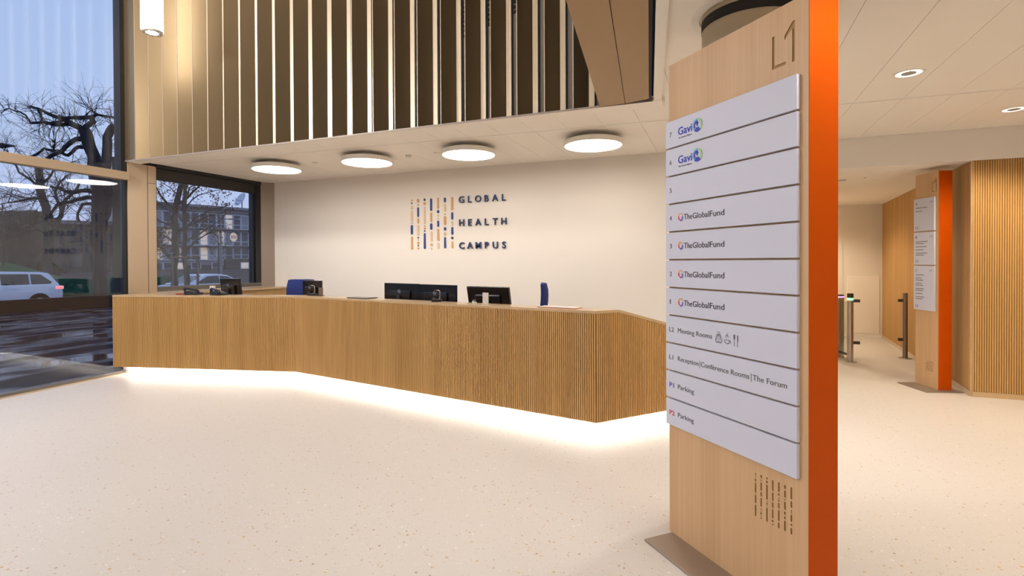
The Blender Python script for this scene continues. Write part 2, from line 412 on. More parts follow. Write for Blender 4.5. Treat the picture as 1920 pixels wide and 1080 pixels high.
# --- bronze soffit beam along the edge of the double-height hall
bm_ = struct(empty('beam'), 'brown metal panelled soffit beam beside the louvred wall')
def along(px, py, y): k = (py-y)*.1232; return (px+k, y)
a0, a1, a2 = (-1.035, 4.806), (-.797, 4.768), (-.580, 4.715)
for p, q in ((a0, a1), (a1, a2)):
    MB().prism([along(p[0]+.002, p[1], -6), along(q[0]-.003, q[1], -6), (q[0]-.003, q[1]), (p[0]+.002, p[1])], 2.957, 2.972).build('soffit_panel', 'bronze_brown', bm_)
MB().prism([along(*a0, -6), along(-.560, 4.71, -6), (-.566, 4.76), (a0[0]+.01, 4.79)], 2.972, 3.02).build('core', 'dark_gap', bm_)
MB().prism([along(*a0, -6), along(a0[0]+.03, a0[1], -6), (a0[0]+.03, 4.81), (a0[0], 4.81)], 2.972, 7.0).build('side_panel', 'louvre_mirror_dark', bm_)  # unseen; made near black so the right louvres mirror dark

# --- low ceiling: slab and its long metal panels
cl = struct(empty('ceiling'), 'cream panelled metal ceiling')
def YE(x): return 4.76-(x+.50)/.1232         # edge of the hall opening
def YX(x): return 5.61+.045*(x+.485)         # cross joint
sl = MB()
sl.prism([(.85, -6.05), (8, -6.05), (8, 7.33), (-7.9, 7.40), (-7.9, 5.05), (-.47, 5.05), (-.47, 4.6)], 3.006, 3.12)
sl.build('slab', 'ceiling_white', cl)
G = .0015
for k in range(-20, 22):
    x0 = -.396+.386*k; x1 = x0+.386
    x0 = max(x0, -7.74)
    if x1 < -7.7 or x0 > 8: continue
    yt = 7.28 if x1 < 1.05 else 7.325
    MB().prism([(x0+G, YX(x0)+.03), (x1-G, YX(x1)+.03), (x1-G, yt), (x0+G, yt)], ZC, 3.006).build('ceiling_panel', 'ceiling_white', cl)
    if x1 < -.45:
        lo = [(x0+G, 4.985), (x1-G, 4.985)]
    else:
        xa = max(x0, -.478); ya, yb = max(-6, YE(xa)), max(-6, YE(x1))
        if x0 < -.478: lo = [(x0+G, 4.80), (-.478, 4.80), (-.478, YE(-.478)), (x1-G, YE(x1-G))]
        else:
            lo = [(x0+G, ya), (x1-G, yb)]
            xc = -.50+(4.76+6)*.1232
            if x0 < xc < x1: lo = [(x0+G, ya), (xc, -6), (x1-G, -6)]
    MB().prism(lo+[(x1-G, YX(x1)-.03), (x0+G, YX(x0)-.03)], ZC, 3.006).build('ceiling_panel', 'ceiling_white', cl)
MB().prism([(-7.74, YX(-7.74)-.028), (8, YX(8)-.028), (8, YX(8)+.028), (-7.74, YX(-7.74)+.028)], ZC+.003, 3.006).build('cross_rail', 'white_trim', cl)
struct(MB().prism([along(-.553, 4.76, -6), along(-.482, 4.76, -6), (-.482, 4.80), (-.553, 4.80)], 2.962, 3.02).build('trim_2', 'white_trim'), 'white edge trim between brown beam and cream ceiling')
# fascia down to the corridor ceiling, corridor ceiling
struct(MB().box(1.0, 8, 7.33, 7.36, ZL-.0, 3.02).build('trim_3', 'cream_wall'), 'cream fascia dropping to the corridor ceiling')
c2 = struct(empty('ceiling'), 'lower slatted corridor ceiling')
MB().box(.9, 8, 7.36, 13, ZL+.016, ZL+.08).build('slab', 'ceiling_gap', c2)
y = 7.365
while y < 12.9:
    MB().prism([(.95, y), (3.6, y-.0), (3.6, y+.144), (.95, y+.144)], ZL, ZL+.016).build('ceiling_panel', 'ceiling_white', c2); y += .15
# hall ceiling and the walls behind the camera
struct(MB().box(-8.1, 2, -6.1, 5.1, 7.0, 7.1).build('ceiling', 'ceiling_white'), 'high ceiling of the hall')
struct(MB().box(-7.4, 8.1, -6.2, -6.05, 0, 7.0).build('wall_front', 'cream_wall'), 'cream wall opposite the reception desk')
struct(MB().box(8.0, 8.12, -6.2, 13, 0, 3.1).build('wall_east', 'cream_wall'), 'cream side wall')
# --- corridor
wl = struct(empty('wall_far'), 'cream corridor end wall with a flush door')
fw = Vector((2.984, 12.302)); fd = Vector((-.995, -.101)).normalized()
fn = Vector((fd.y, -fd.x))                     # towards the corridor
if fn.y > 0: fn = -fn
wl.location = (fw.x, fw.y, 0); wl.rotation_euler = (0, 0, math.atan2(-fd.y, -fd.x))      # local -x runs along the wall, -y into the corridor
MB().box(-4.2, .1, 0, .1, 0, ZL+.02).build('wall_panel', 'cream_wall', wl)
MB().box(-4.2, -.02, -.012, 0, 0, .07).build('baseboard', 'white_trim', wl)
dr = MB().box(-.62, -.06, -.012, -.001, .075, 1.22).build('service_hatch', 'ceiling_white', wl)
MB().box(-1.62, -.70, -.010, -.001, .075, 2.1).build('flush_door', 'cream_wall', wl)
struct(MB().box(.9, 1.0, 7.42, 12.2, 0, ZL+.02).build('wall_corridor', 'cream_wall'), 'cream corridor side wall')

def ribbed(parent, length, z0, z1, pitch=.0215, wdt=.0135, dep=.010, zt=None, mat='oak_rib'):
    m = MB(); n = int(length/pitch); p = length/n
    for i in range(n):
        a = (i+.5)*p
        t1 = z1 if zt is None else zt(a)
        m.box(a-wdt/2, a+wdt/2, -dep, 0, z0, t1)
    o = m.build('rib_panel', mat, parent); o['kind'] = 'stuff'; return o
def seg_frame(o, a, b):
    o.location = (a[0], a[1], 0); o.rotation_euler = (0, 0, math.atan2(b[1]-a[1], b[0]-a[0])); return math.hypot(b[0]-a[0], b[1]-a[1])
# ribbed oak wall facing the hall, and the oak corridor wall
wr = struct(empty('wall_right'), 'ribbed oak wall facing the hall')
Lw = seg_frame(wr, (2.617, 7.337), (8.0, 7.337))
MB().box(0.004, Lw, 0, .10, 0, ZL).build('backing', 'oak_back', wr)
ribbed(wr, 2.2, .058, ZL-.002)
MB().box(.0, 1.0, -.016, -.0, 0, .056).build('baseboard', 'oak_top', wr); MB().box(1.004, 2.6, -.016, -.0, 0, .056).build('baseboard', 'oak_top', wr)
wc = struct(empty('wall_corridor_oak'), 'ribbed oak wall along the corridor')
Lw = seg_frame(wc, (2.984, 12.302), (2.617, 7.337))
MB().box(0, Lw-.012, 0, .10, 0, ZL).build('backing', 'oak_back', wc)
ribbed(wc, Lw-.012, .062, ZL-.002)
MB().box(0, Lw-.0, -.018, 0, 0, .06).build('baseboard', 'oak_top', wc)
MB().box(Lw-.02, Lw+.0, -.012, .005, .06, ZL-.002).build('corner_strip', 'oak_top', wc)
# round column behind the directory totem
cp = struct(empty('column', (.165, 3.395, 0)), 'round bronze column behind the directory totem')
MB().lathe([(.27, 0), (.27, 2.99)], 48).build('shaft', 'column_bronze', cp, smooth=True)
MB().lathe([(.285, 2.982), (.33, 2.982), (.33, 2.994), (.285, 2.994), (.285, 2.982)], 48, closed=False).build('ceiling_collar', 'white_trim', cp, smooth=True)
MB().lathe([(.272, 2.90), (.272, 2.96)], 48, closed=False).build('shadow_gap', 'dark_gap', cp, smooth=True)
# ================================================================== RECEPTION DESK
V2 = Vector
A_, B_, C_ = V2((-7.72, 4.597)), V2((-5.09, 5.22)), V2((-1.008, 4.491))
sd = V2((.655, .756)).normalized(); E_ = C_ + sd*1.7; K_ = C_ + sd*.245
desk = tag(empty('reception_desk', (-4.2, 5.2, 0)), 'long angled reception desk clad in ribbed oak with a glowing plinth', 'desk')
dl = Vector((4.2, -5.2, 0))
def dk(o):                      # children are modelled in room coordinates
    o.parent = desk; o.location = Vector(o.location)+dl; return o
def nrm(a, b): d = (b-a).normalized(); return V2((-d.y, d.x))
def isect(p, d, q, e):
    den = d.x*e.y-d.y*e.x; t = ((q.x-p.x)*e.y-(q.y-p.y)*e.x)/den; return p+d*t
def offs(dist, side=True):      # the desk line moved inwards
    n1, n2, n3 = nrm(A_, B_), nrm(B_, C_), nrm(C_, E_)
    d1, d2 = (B_-A_), (C_-B_)
    a = A_+n1*dist; b = isect(A_+n1*dist, d1, B_+n2*dist, d2); c = isect(B_+n2*dist, d2, C_+n3*dist, sd); e_ = E_+n3*dist
    return a, b, c, e_
top_s = lambda s: 1.10 if s < .245 else 1.10-(s-.245)*.262
# fronts
for i, (a, b) in enumerate(((A_, B_), (B_, C_), (C_, E_))):
    m = MB(); L = (b-a).length
    if i < 2: m.box(0, L, .002, .035, .12, 1.076)
    else: m.xprism([(0, .12), (L, .12), (L, top_s(L)-.026), (.245, 1.074), (0, 1.074)], .002, .035)
    f = m.build('front_panel', 'oak_back'); seg_frame(f, a, b); dk(f)
    m = MB(); n = int(L/.0205); p = L/n
    for q in range(n):
        s = (q+.5)*p
        t1 = 1.075 if i < 2 else top_s(s)-.026
        m.box(s-.0068, s+.0068, -.009, .003, .119, t1)
    r = m.build('rib_panel', 'oak_rib'); r['kind'] = 'stuff'; seg_frame(r, a, b); dk(r)
o0 = offs(-.011); oi = offs(.21)
m = MB().prism([o0[0], o0[1], o0[2], o0[2]+sd*.26, K_+nrm(C_, E_)*.02, oi[1], oi[0]], 1.075, 1.10)
dk(m.build('counter_top', 'oak_top', bevel=.002))
# sloping top of the low end
n3 = nrm(C_, E_); a = K_-n3*.011; b = E_-n3*.011; c = E_+n3*.21; d = K_+n3*.03
zt = [1.10, top_s(1.7), top_s(1.7), 1.10]
m = MB(); m.add([(*a, 1.074), (*b, zt[1]-.026), (*c, zt[1]-.026), (*d, 1.074), (*a, 1.10), (*b, zt[1]), (*c, zt[1]), (*d, 1.10)],
                [(0,3,2,1),(4,5,6,7),(0,1,5,4),(1,2,6,5),(2,3,7,6),(3,0,4,7)])
dk(m.build('sloping_top', 'oak_top'))
oj = offs(.035); ow = offs(.95)
dk(MB().prism([oj[0], oj[1], oj[2], ow[2], ow[1], ow[0]], .72, .745).build('worktop', 'oak_top'))
dk(MB().box(-7.73, -7.24, 4.95, 7.275, 1.075, 1.10).build('window_counter', 'oak_top', bevel=.002))
dk(MB().box(-7.30, -7.27, 5.2, 7.27, 0, 1.075).build('side_panel', 'oak_plain'))
# plinth, bottom board and light strip
pi, po = offs(.32), offs(.15)
dk(MB().prism([po[0], po[1], po[2], po[3], pi[3], pi[2], pi[1], pi[0]], 0, .119).build('plinth', 'white_plinth'))
bi, bo = offs(.15), offs(.0)
dk(MB().prism([bo[0], bo[1], bo[2], bo[3], bi[3], bi[2], bi[1], bi[0]], .119, .124).build('bottom_board', 'white_plinth'))
si, so = offs(.125), offs(.105)
dk(MB().prism([so[0]+V2((.12, .03)), so[1], so[2], so[3], si[3], si[2], si[1], si[0]+V2((.12, .03))], .111, .119).build('light_strip', 'led_strip'))

# ================================================================== THINGS ON AND BEHIND THE DESK
def monitor(loc, rz, label, wd=.50, ht=.31, tilt=0, top=1.27, group=None):
    r = tag(empty('monitor', (loc[0], loc[1], .745), rz), label, 'monitor', group)
    zc = top-.745-ht/2
    def t(o): o.location = (0, 0, zc); o.rotation_euler = (R(tilt), 0, 0); return o
    t(MB().box(-wd/2, wd/2, -.016, .018, -ht/2, ht/2).build('casing', 'black_plastic', r, bevel=.005))
    t(MB().box(-wd/2+.012, wd/2-.012, .018, .0195, -ht/2+.016, ht/2-.012).build('screen', 'screen', r))
    t(MB().box(-wd*.30, wd*.30, -.040, -.014, -ht*.36, ht*.20).build('back_housing', 'black_plastic', r, bevel=.012))
    lg = link('logo_badge', ring_xz(0, ht*.17, .019, .024), 'logo_ring', r); t(lg); lg.location.y -= .042
    b = MB(); b.box(-.014, .014, -.004, .0, ht*.17-.004, ht*.17+.004); q = b.build('logo_bar', 'logo_ring', lg); q.location = (0, 0, 0)
    MB().xprism([(-.035, .012), (.035, .012), (.028, zc), (-.028, zc)], -.062, -.036).build('stand_neck', 'black_matt', r, bevel=.004)
    MB().lathe([(.115, 0), (.115, .008), (.04, .014)], 24, c=(0, -.04)).build('stand_base', 'black_matt', r, smooth=True)
    return r
def ring_xz(cx, cz, r0, r1, a0=0, a1=360, n=28, y0=-.002, y1=0):
    m = MB(); vs = []; fs = []
    for k in range(n+1):
        a = R(a0+(a1-a0)*k/n)
        for rr in (r0, r1): vs.append((cx+rr*math.cos(a), y0, cz+rr*math.sin(a)))
    fs = [(2*k, 2*k+2, 2*k+3, 2*k+1) for k in range(n)]
    me = bpy.data.meshes.new('ring'); me.from_pydata(vs, [], [f[::-1] for f in fs]); me.update(); return me
s1 = math.atan2(B_.y-A_.y, B_.x-A_.x); s2 = math.atan2(C_.y-B_.y, C_.x-B_.x)
m1 = monitor((-6.84, 5.72), s1-.42, 'black monitor standing alone in front of the dark framed window', .52, .31, 6, 1.30)
m2 = monitor((-5.45, 5.90), s2-.10, 'black monitor half behind the back of a blue office chair', .46, .30, 0, 1.275)
m3 = monitor((-3.745, 5.607), s2-.06, 'left one of two black monitors set edge to edge', .612, .30, 0, 1.265)
m4 = monitor((-3.147, 5.462), s2-.06, 'right one of two black monitors set edge to edge', .612, .30, 0, 1.262)
m5 = monitor((-2.42, 5.36), s2+.02, 'black monitor tilted back behind a small white card stand', .56, .30, 12, 1.255)

def chair(loc, rz, label):
    r = tag(empty('office_chair', (loc[0], loc[1], 0), rz), label, 'chair', None)
    # backrest: rounded slab leaning slightly, front towards +y
    m = MB(); W, H, T = .44, .56, .07; vs = []; nx, nz = 8, 8
    pts = []
    for side in (0, 1):
        for j in range(nz+1):
            for i in range(nx+1):
                u, v = i/nx*2-1, j/nz*2-1
                k = (abs(u)**4+abs(v)**4)
                xx = u*W/2*(1-.10*max(0, v)**2*1.0-.04*abs(v)**4); zz = v*H/2*(1-.05*abs(u)**4)
                th = T/2*(1-.55*min(1, max(abs(u), abs(v))**6)); yy = (th if side else -th)-.04*(1-u*u)+.03*v*v
                pts.append((xx, yy, zz))
    n1 = (nx+1)*(nz+1); fs = []
    for j in range(nz):
        for i in range(nx):
            q = j*(nx+1)+i
            fs.append((q, q+1, q+nx+2, q+nx+1)); fs.append((n1+q, n1+q+nx+1, n1+q+nx+2, n1+q+1))
    for i in range(nx):
        fs.append((i+1, i, n1+i, n1+i+1)); q = nz*(nx+1)+i; fs.append((q, q+1, n1+q+1, n1+q))
    for j in range(nz):
        q = j*(nx+1); fs.append((q, q+nx+1, n1+q+nx+1, n1+q)); q += nx; fs.append((q+nx+1, q, n1+q, n1+q+nx+1))
    m.add(pts, fs); b = m.build('backrest', 'blue_fabric', r, smooth=True); b.location = (0, -.21, 1.0); b.rotation_euler = (R(8), 0, 0)
    MB().box(-.23, .23, -.21, .25, .44, .52).build('seat', 'blue_fabric', r, bevel=.035, smooth=True, seg=3)
    MB().tube([(0, -.02, .43), (0, -.22, .43), (0, -.27, .55), (0, -.255, .95)], .02, 8).build('back_bar', 'black_matt', r)
    MB().lathe([(.03, .10), (.03, .30), (.02, .30), (.02, .44)], 14).build('gas_column', 'black_matt', r, smooth=True)
    for k in range(5):
        a = 2*math.pi*k/5+.3; c, s = math.cos(a), math.sin(a)
        lg = MB().tube([(0, 0, .11), (c*.16, s*.16, .10), (c*.29, s*.29, .075)], [.026, .022, .016], 6).build('leg', 'black_matt', r)
        cs = MB().tube([(c*.29-s*.02, s*.29+c*.02, .03), (c*.29+s*.02, s*.29-c*.02, .03)], .03, 10).build('caster', 'black_matt', lg)
    return r
chair((-6.07, 6.42), s1+.25, 'blue fabric office chair partly hidden by a monitor below the wall sign')
chair((-2.19, 5.86), R(108), 'blue fabric office chair seen edge-on at the right end of the desk')

Z1 = 1.1005
# desk telephones, left of the first monitor
def phone(x, y, rz, label, cord=False):
    r = tag(empty('desk_phone', (x, y, Z1), rz), label, 'telephone')
    m = MB(); m.xprism([(-.09, 0), (.09, 0), (.09, .018), (-.09, .055)], -.08, .08); m.build('base', 'black_matt', r, bevel=.004)
    MB().tube([(-.10, -.055, .062), (-.085, -.055, .085), (.0, -.055, .072), (.08, -.055, .058), (.095, -.055, .034)], [.022, .018, .013, .018, .022], 8).build('handset', 'black_plastic', r, smooth=True)
    MB().xprism([(-.05, .048), (.06, .026), (.06, .029), (-.05, .052)], -.02, .06).build('keypad', 'ink_grey', r)
    if cord:
        pts = [(-.10-.004*i, -.05+.012*math.sin(i*1.9), .012+.008*math.cos(i*1.9)) for i in range(30)]
        MB().tube(pts, .005, 5).build('coiled_cord', 'red_plastic', r)
    return r
phone(-6.70, 5.02, s1+.1, 'black desk telephone with a red coiled cord below the window', True)
phone(-6.27, 5.06, s1-.4, 'black desk telephone without cord right of the red corded one')
bx = tag(empty('card_box', (-6.52, 5.16, Z1), s1-.1), 'small cream card box standing behind the red corded telephone', 'box')
MB().box(-.035, .035, -.015, .015, 0, .115).build('box_body', 'card_white', bx, bevel=.002); MB().box(-.028, .028, -.0162, -.015, .02, .10).build('card', 'paper', bx)
def mic(x, y, label, h, rz=0):
    r = tag(empty('gooseneck_microphone', (x, y, Z1), rz), label, 'microphone')
    MB().box(-.055, .055, -.04, .04, 0, .028).build('base', 'black_matt', r, bevel=.006)
    MB().tube([(.03, 0, .026), (.035, 0, h*.5), (.032, 0, h*.9), (.015, -.01, h), (-.005, -.02, h*.97)], .0055, 7).build('gooseneck', 'steel', r, smooth=True)
    MB().tube([(-.005, -.02, h*.97), (-.018, -.026, h*.9)], .010, 8).build('capsule', 'black_matt', r)
    return r
mic(-4.95, 5.36, 'gooseneck microphone in front of the blue chair half hidden by a monitor', .135)
mic(-2.87, 4.97, 'gooseneck microphone in front of the pair of edge to edge monitors', .125, .4)
pl_ = tag(empty('desk_plate', (-4.80, 5.345, Z1), s2), 'small brown upright plate beside a gooseneck microphone', 'sign')
MB().box(-.04, .04, -.004, .004, 0, .105).build('plate', 'brown_plate', pl_, bevel=.002); MB().box(-.05, .05, -.02, .02, 0, .006).build('foot', 'black_matt', pl_)
tb = tag(empty('tablet', (-4.02, 5.18, Z1), s2), 'thin dark tablet lying flat on the counter left of the paired monitors', 'tablet')
MB().box(-.17, .17, -.09, .09, 0, .009).build('casing', 'black_matt', tb, bevel=.003); MB().box(-.16, .16, -.08, .08, .009, .0096).build('screen', 'screen', tb)
cs_ = tag(empty('card_stand', (-2.235, 4.86, Z1), s2-.03), 'small white card stand in front of the tilted monitor', 'card stand')
MB().box(-.036, .036, -.004, .004, 0, .115).build('card', 'card_white', cs_); MB().box(-.04, .04, -.02, .025, 0, .006).build('foot', 'card_white', cs_, bevel=.002)
cb = tag(empty('card_holder', (-2.36, 4.86, Z1), s2), 'tiny low card holder left of the white card stand', 'card holder')
MB().xprism([(-.022, 0), (.022, 0), (.022, .012), (-.022, .03)], -.015, .015).build('holder', 'device_white', cb, bevel=.002); MB().box(-.018, .018, -.006, .004, .018, .042).build('card', 'ink_grey', cb)
tr = tag(empty('paper_stack', (-1.40, 4.70, Z1), s2), 'thin stack of pale paper in a tray near the corner of the desk', 'paper')
MB().box(-.20, .20, -.07, .07, 0, .004).build('tray', 'red_plastic', tr); MB().box(-.19, .19, -.065, .065, .004, .008).build('sheets', 'paper', tr)

# ================================================================== WALL SIGN
sg = tag(empty('wall_sign', (-4.70, 7.28, 1.73)), 'raised lettering and columns of coloured strokes on the cream wall', 'sign')
cols = {'o': 'sign_orange', 'p': 'sign_pale', 't': 'sign_tan', 'b': 'sign_blue', 'd': 'sign_dark'}
STROKES = [
 (235, [(244,272,'t'),(287,307,'d'),(330,380,'p'),(395,548,'p'),(557,574,'t'),(590,720,'b'),(745,925,'o')]),
 (325, [(235,285,'o'),(304,328,'t'),(350,482,'b'),(500,570,'o'),(590,730,'p'),(751,773,'d'),(787,799,'t'),(816,854,'o'),(862,880,'d'),(892,920,'o')]),
 (417, [(231,265,'d'),(280,320,'o'),(340,575,'p'),(592,614,'t'),(622,652,'o'),(661,680,'d'),(698,915,'b')]),
 (508, [(230,400,'b'),(420,550,'o'),(565,655,'b'),(675,815,'p'),(836,876,'t'),(895,922,'p')]),
 (604, [(220,370,'o'),(385,430,'b'),(452,474,'t'),(486,516,'p'),(530,615,'b'),(640,805,'o'),(825,915,'p')]),
 (697, [(218,283,'b'),(300,410,'p'),(432,450,'o'),(468,590,'o'),(615,665,'b'),(688,732,'t'),(750,905,'b')]),
 (795, [(210,390,'o'),(415,515,'b'),(543,568,'t'),(576,596,'p'),(615,720,'b'),(745,782,'d'),(808,905,'o')]),
]
def capsule(h, w, n=5, jit=0):
    pts = []; r = min(w/2, h/2); c = max(0, h/2-r)
    for k in range(n+1):
        a = math.pi*k/n; pts.append((w/2*math.cos(a)*(1-jit), c+r*math.sin(a)))
    for k in range(n+1):
        a = math.pi+math.pi*k/n; pts.append((w/2*math.cos(a), -c+r*math.sin(a)))
    return pts
for ci, (cx, ss) in enumerate(STROKES):
    f = (cx-230)/(842-230); X = -4.675+(cx-220)*(-3.846+4.672)/(842-217)+.0
    for (a, b, c) in ss:
        kz = .0012*(1-f)+.00116*f; z0 = 2.568*(1-f)+2.544*f; y0 = 230*(1-f)+216*f
        zt, zb = z0-(a-y0)*kz, z0-(b-y0)*kz
        h = zt-zb; wd = min(.040, max(.024, h*.9)) if h < .06 else random.choice((.030, .035, .038))
        o = MB().xprism(capsule(h, wd, 5, random.choice((0, .12, .2))), -.012, -.001).build('stroke', cols[c], sg)
        o.location = (X+4.70, 0, (zt+zb)/2-1.73)
# letter centres (x across the wall, z)
for word, zc in (('GLOBAL', 2.503), ('HEALTH', 2.145), ('CAMPUS', 1.788)):
    for i, ch in enumerate(word):
        me = text_mesh(ch, .142, extrude=.009, weight=.0022)
        xs_ = [v.co.x for v in me.vertices]; zs_ = [v.co.z for v in me.vertices]
        cx, cz = (min(xs_)+max(xs_))/2, (min(zs_)+max(zs_))/2
        o = link('letter', me, 'navy', sg); X = -3.742+.1425*i
        o.location = (X+4.70-cx, -.019, zc-1.73-cz)

# ================================================================== DIRECTORY TOTEMS
def poly_prism_xz(m, poly, y0, y1): m.xprism(poly, y0, y1)
def totem(name, loc, d, length, thick, height, label, plates, cutters, plate_x):
    r = tag(empty(name, (loc[0], loc[1], 0), math.atan2(d[1], d[0])), label, 'sign')
    body = MB().box(0, length, 0, thick, .012, height).build('body', 'oak_veneer', r)
    body.data.materials.append(MATS['engraved_shade'])
    cm = MB()
    for p in cutters: cm.xprism(p, -.02, .005)
    cut = cm.build('cutter', 'engraved_shade')
    cut.matrix_world = Matrix.Translation((loc[0], loc[1], 0)) @ Matrix.Rotation(math.atan2(d[1], d[0]), 4, 'Z')
    bpy.context.view_layer.update()
    md = body.modifiers.new('cut', 'BOOLEAN'); md.object = cut; md.operation = 'DIFFERENCE'; md.solver = 'EXACT'
    try: md.material_mode = 'TRANSFER'
    except Exception: pass
    dg = bpy.context.evaluated_depsgraph_get(); dg.update()
    me = bpy.data.meshes.new_from_object(body.evaluated_get(dg)); body.modifiers.clear(); body.data = me
    bpy.data.objects.remove(cut)
    tag(MB().box(length-.0005, length+.003, .001, thick-.001, .013, height-.001).build('side_panel', 'orange_lacquer', r), 'orange lacquered side panel')
    ps = []
    for (z0, z1) in plates:
        ps.append(MB().box(plate_x[0], plate_x[1], -.020, 0, z0, z1).build('sign_plate', 'sign_white', r, bevel=.0012, seg=1))
    return r, ps
def stroke_cutters(x0, x1, z0, z1, wd):
    out = []
    for ci, (cx, ss) in enumerate(STROKES):
        X = x0+(x1-x0)*ci/6
        for (a, b, c) in ss:
            zt = z1-(a-210)/(925-210)*(z1-z0); zb = z1-(b-210)/(925-210)*(z1-z0); h = zt-zb
            out.append([(X+p, (zt+zb)/2+q) for p, q in capsule(h, wd if h > wd*1.4 else max(h, wd*.7), 3)])
    return out
def L1_cutters(x0, x1, xm, z0, zl, z1, t):
    L_ = [(x0, z0), (xm, z0), (xm, z0+t), (x0+t, z0+t), (x0+t, zl), (x0, zl)]
    one = [(x1-t, z0), (x1, z0), (x1, z1), (x1-t*.9, z1), (x1-.05*(z1-z0)/.17, z1-.045*(z1-z0)/.17), (x1-.05*(z1-z0)/.17, z1-.064*(z1-z0)/.17), (x1-t, z1-.030*(z1-z0)/.17)]
    return [L_, one]
PZ = .1535
plates = [(2.301-.1445-PZ*k, 2.301-PZ*k) for k in range(11)]
t1, P = totem('directory_totem', (-.267, 3.049), (.695, -.719), .865, .172, 2.622,
    'tall oak directory totem with eleven pale plates and an orange side', plates,
    L1_cutters(.688, .801, .757, 2.366, 2.508, 2.536, .013)+stroke_cutters(.599, .786, .362, .570, .0085), (-.003, .827))
tag(MB().box(.02, .90, -.186, .30, 0, .012).build('base_plate', 'base_steel', t1, bevel=.002), 'grey steel base plate')
YT = -.0206
def zc(k): return 2.301-.0735-PZ*k
def flat(m, mat, parent, x, z, name='emblem'): o = m.build(name, mat, parent) if isinstance(m, MB) else link(name, m, mat, parent); o.location = (x, YT, z); return o
def num(k, s, mat='ink_grey', w=None, x=.030, weight=0):
    text(s, x, zc(k)-.0125, YT, .036, mat, P[k], width=w, weight=weight)
def gavi(k):
    text('Gavi', .100, zc(k)-.0165, YT, .058, 'logo_blue', P[k], width=.108, weight=.0008)
    text('The Vaccine Alliance', .102, zc(k)-.036, YT, .0115, 'ink_grey', P[k], width=.104)
    x, z = .248, zc(k)+.004
    flat(ring_xz(0, 0, .025, .0345, 85, 235), 'logo_sky', P[k], x, z)
    flat(ring_xz(0, 0, .026, .0345, -50, 85), 'logo_green', P[k], x, z)
    flat(ring_xz(0, 0, .012, .0345, 232, 312), 'logo_blue', P[k], x, z)
    m = MB(); m.add([(-.012, 0, .006), (.012, 0, .006), (0, 0, .028)], [(0, 1, 2)]); m.add([(-.005, 0, -.004), (.005, 0, -.004), (.005, 0, .006), (-.005, 0, .006)], [(0, 1, 2, 3)])
    flat(m, 'logo_blue', P[k], x-.002, z)
    flat(ring_xz(0, 0, .0175, .025, 110, 215), 'logo_blue', P[k], x, z)
    flat(ring_xz(0, 0, .0175, .024, -20, 60), 'sign_white', P[k], x, z)
def fund(k):
    x, z = .119, zc(k)
    flat(ring_xz(0, .004, .013, .0185, 20, 175), 'logo_amber', P[k], x, z)
    flat(ring_xz(-.002, 0, .009, .0165, 150, 265), 'logo_red', P[k], x, z)
    flat(ring_xz(.002, -.003, .011, .0185, -110, 25), 'ink_violet', P[k], x, z)
    text('The', .146, z-.0145, YT, .0425, 'ink', P[k], width=.062, weight=.0001); text('Global', .212, z-.0145, YT, .0425, 'ink', P[k], width=.116, weight=.0001); text('Fund', .334, z-.0145, YT, .0425, 'ink', P[k], width=.097, weight=.0001)
for k, s in enumerate(('7', '6', '5', '4', '3', '2', '1')):
    num(k, s, w=.008 if s == '1' else .0175)
    if k < 2: gavi(k)
    elif k > 2: fund(k)
num(7, 'L2', w=.037, x=.026); num(8, 'L1', w=.031, x=.026); num(9, 'P1', 'ink_violet', .038, .026, .0005); num(10, 'P2', 'ink_red', .043, .026, .0005)
B_L = .0125
text('Meeting Rooms', .096, zc(7)-.011, YT, .036, 'ink_grey', P[7], width=.253)
text('Reception', .096, zc(8)-.011, YT, .036, 'ink_grey', P[8], width=.158)
text('|', .262, zc(8)-.011, YT, .042, 'ink_grey', P[8], width=.0022)
text('Conf\u00e9rence Rooms', .271, zc(8)-.011, YT, .036, 'ink_grey', P[8], width=.310)
text('|', .591, zc(8)-.011, YT, .042, 'ink_grey', P[8], width=.0022)
text('The Forum', .601, zc(8)-.011, YT, .036, 'ink_grey', P[8], width=.180)
text('Parking', .096, zc(9)-.011, YT, .036, 'ink_grey', P[9], width=.124); text('Parking', .096, zc(10)-.011, YT, .036, 'ink_grey', P[10], width=.122)
# pictograms of the meeting room row
for a, b in ((.0068, .009),): flat(ring_xz(0, .022, a, b), 'ink_grey', P[7], .395, zc(7), 'pictogram')
flat(ring_xz(0, .0, .0155, .018, -30, 210), 'ink_grey', P[7], .395, zc(7), 'pictogram'); flat(ring_xz(0, .002, .008, .010, 0, 360), 'ink_grey', P[7], .395, zc(7), 'pictogram')
flat(ring_xz(-.012, -.014, .008, .0105, 120, 350), 'ink_grey', P[7], .395, zc(7), 'pictogram'); flat(ring_xz(.012, -.014, .008, .0105, -170, 60), 'ink_grey', P[7], .395, zc(7), 'pictogram')
flat(MB().box(-.013, .013, -.0004, 0, -.0225, -.020), 'ink_grey', P[7], .395, zc(7), 'pictogram')
flat(ring_xz(0, -.005, .0145, .017, 180, 360), 'ink_grey', P[7], .449, zc(7), 'pictogram'); flat(MB().box(-.0185, .0185, -.0004, 0, -.0055, -.003), 'ink_grey', P[7], .449, zc(7), 'pictogram')
flat(ring_xz(.018, -.011, .005, .007, -100, 100), 'ink_grey', P[7], .449, zc(7), 'pictogram'); flat(ring_xz(0, .012, .006, .0085, -40, 220), 'ink_grey', P[7], .449, zc(7), 'pictogram'); flat(MB().box(-.001, .001, -.0004, 0, .016, .030), 'ink_grey', P[7], .449, zc(7), 'pictogram')
flat(MB().box(-.011, -.0085, -.0004, 0, -.028, .006).box(-.0145, -.005, -.0004, 0, .006, .028), 'ink_grey', P[7], .503, zc(7), 'pictogram')
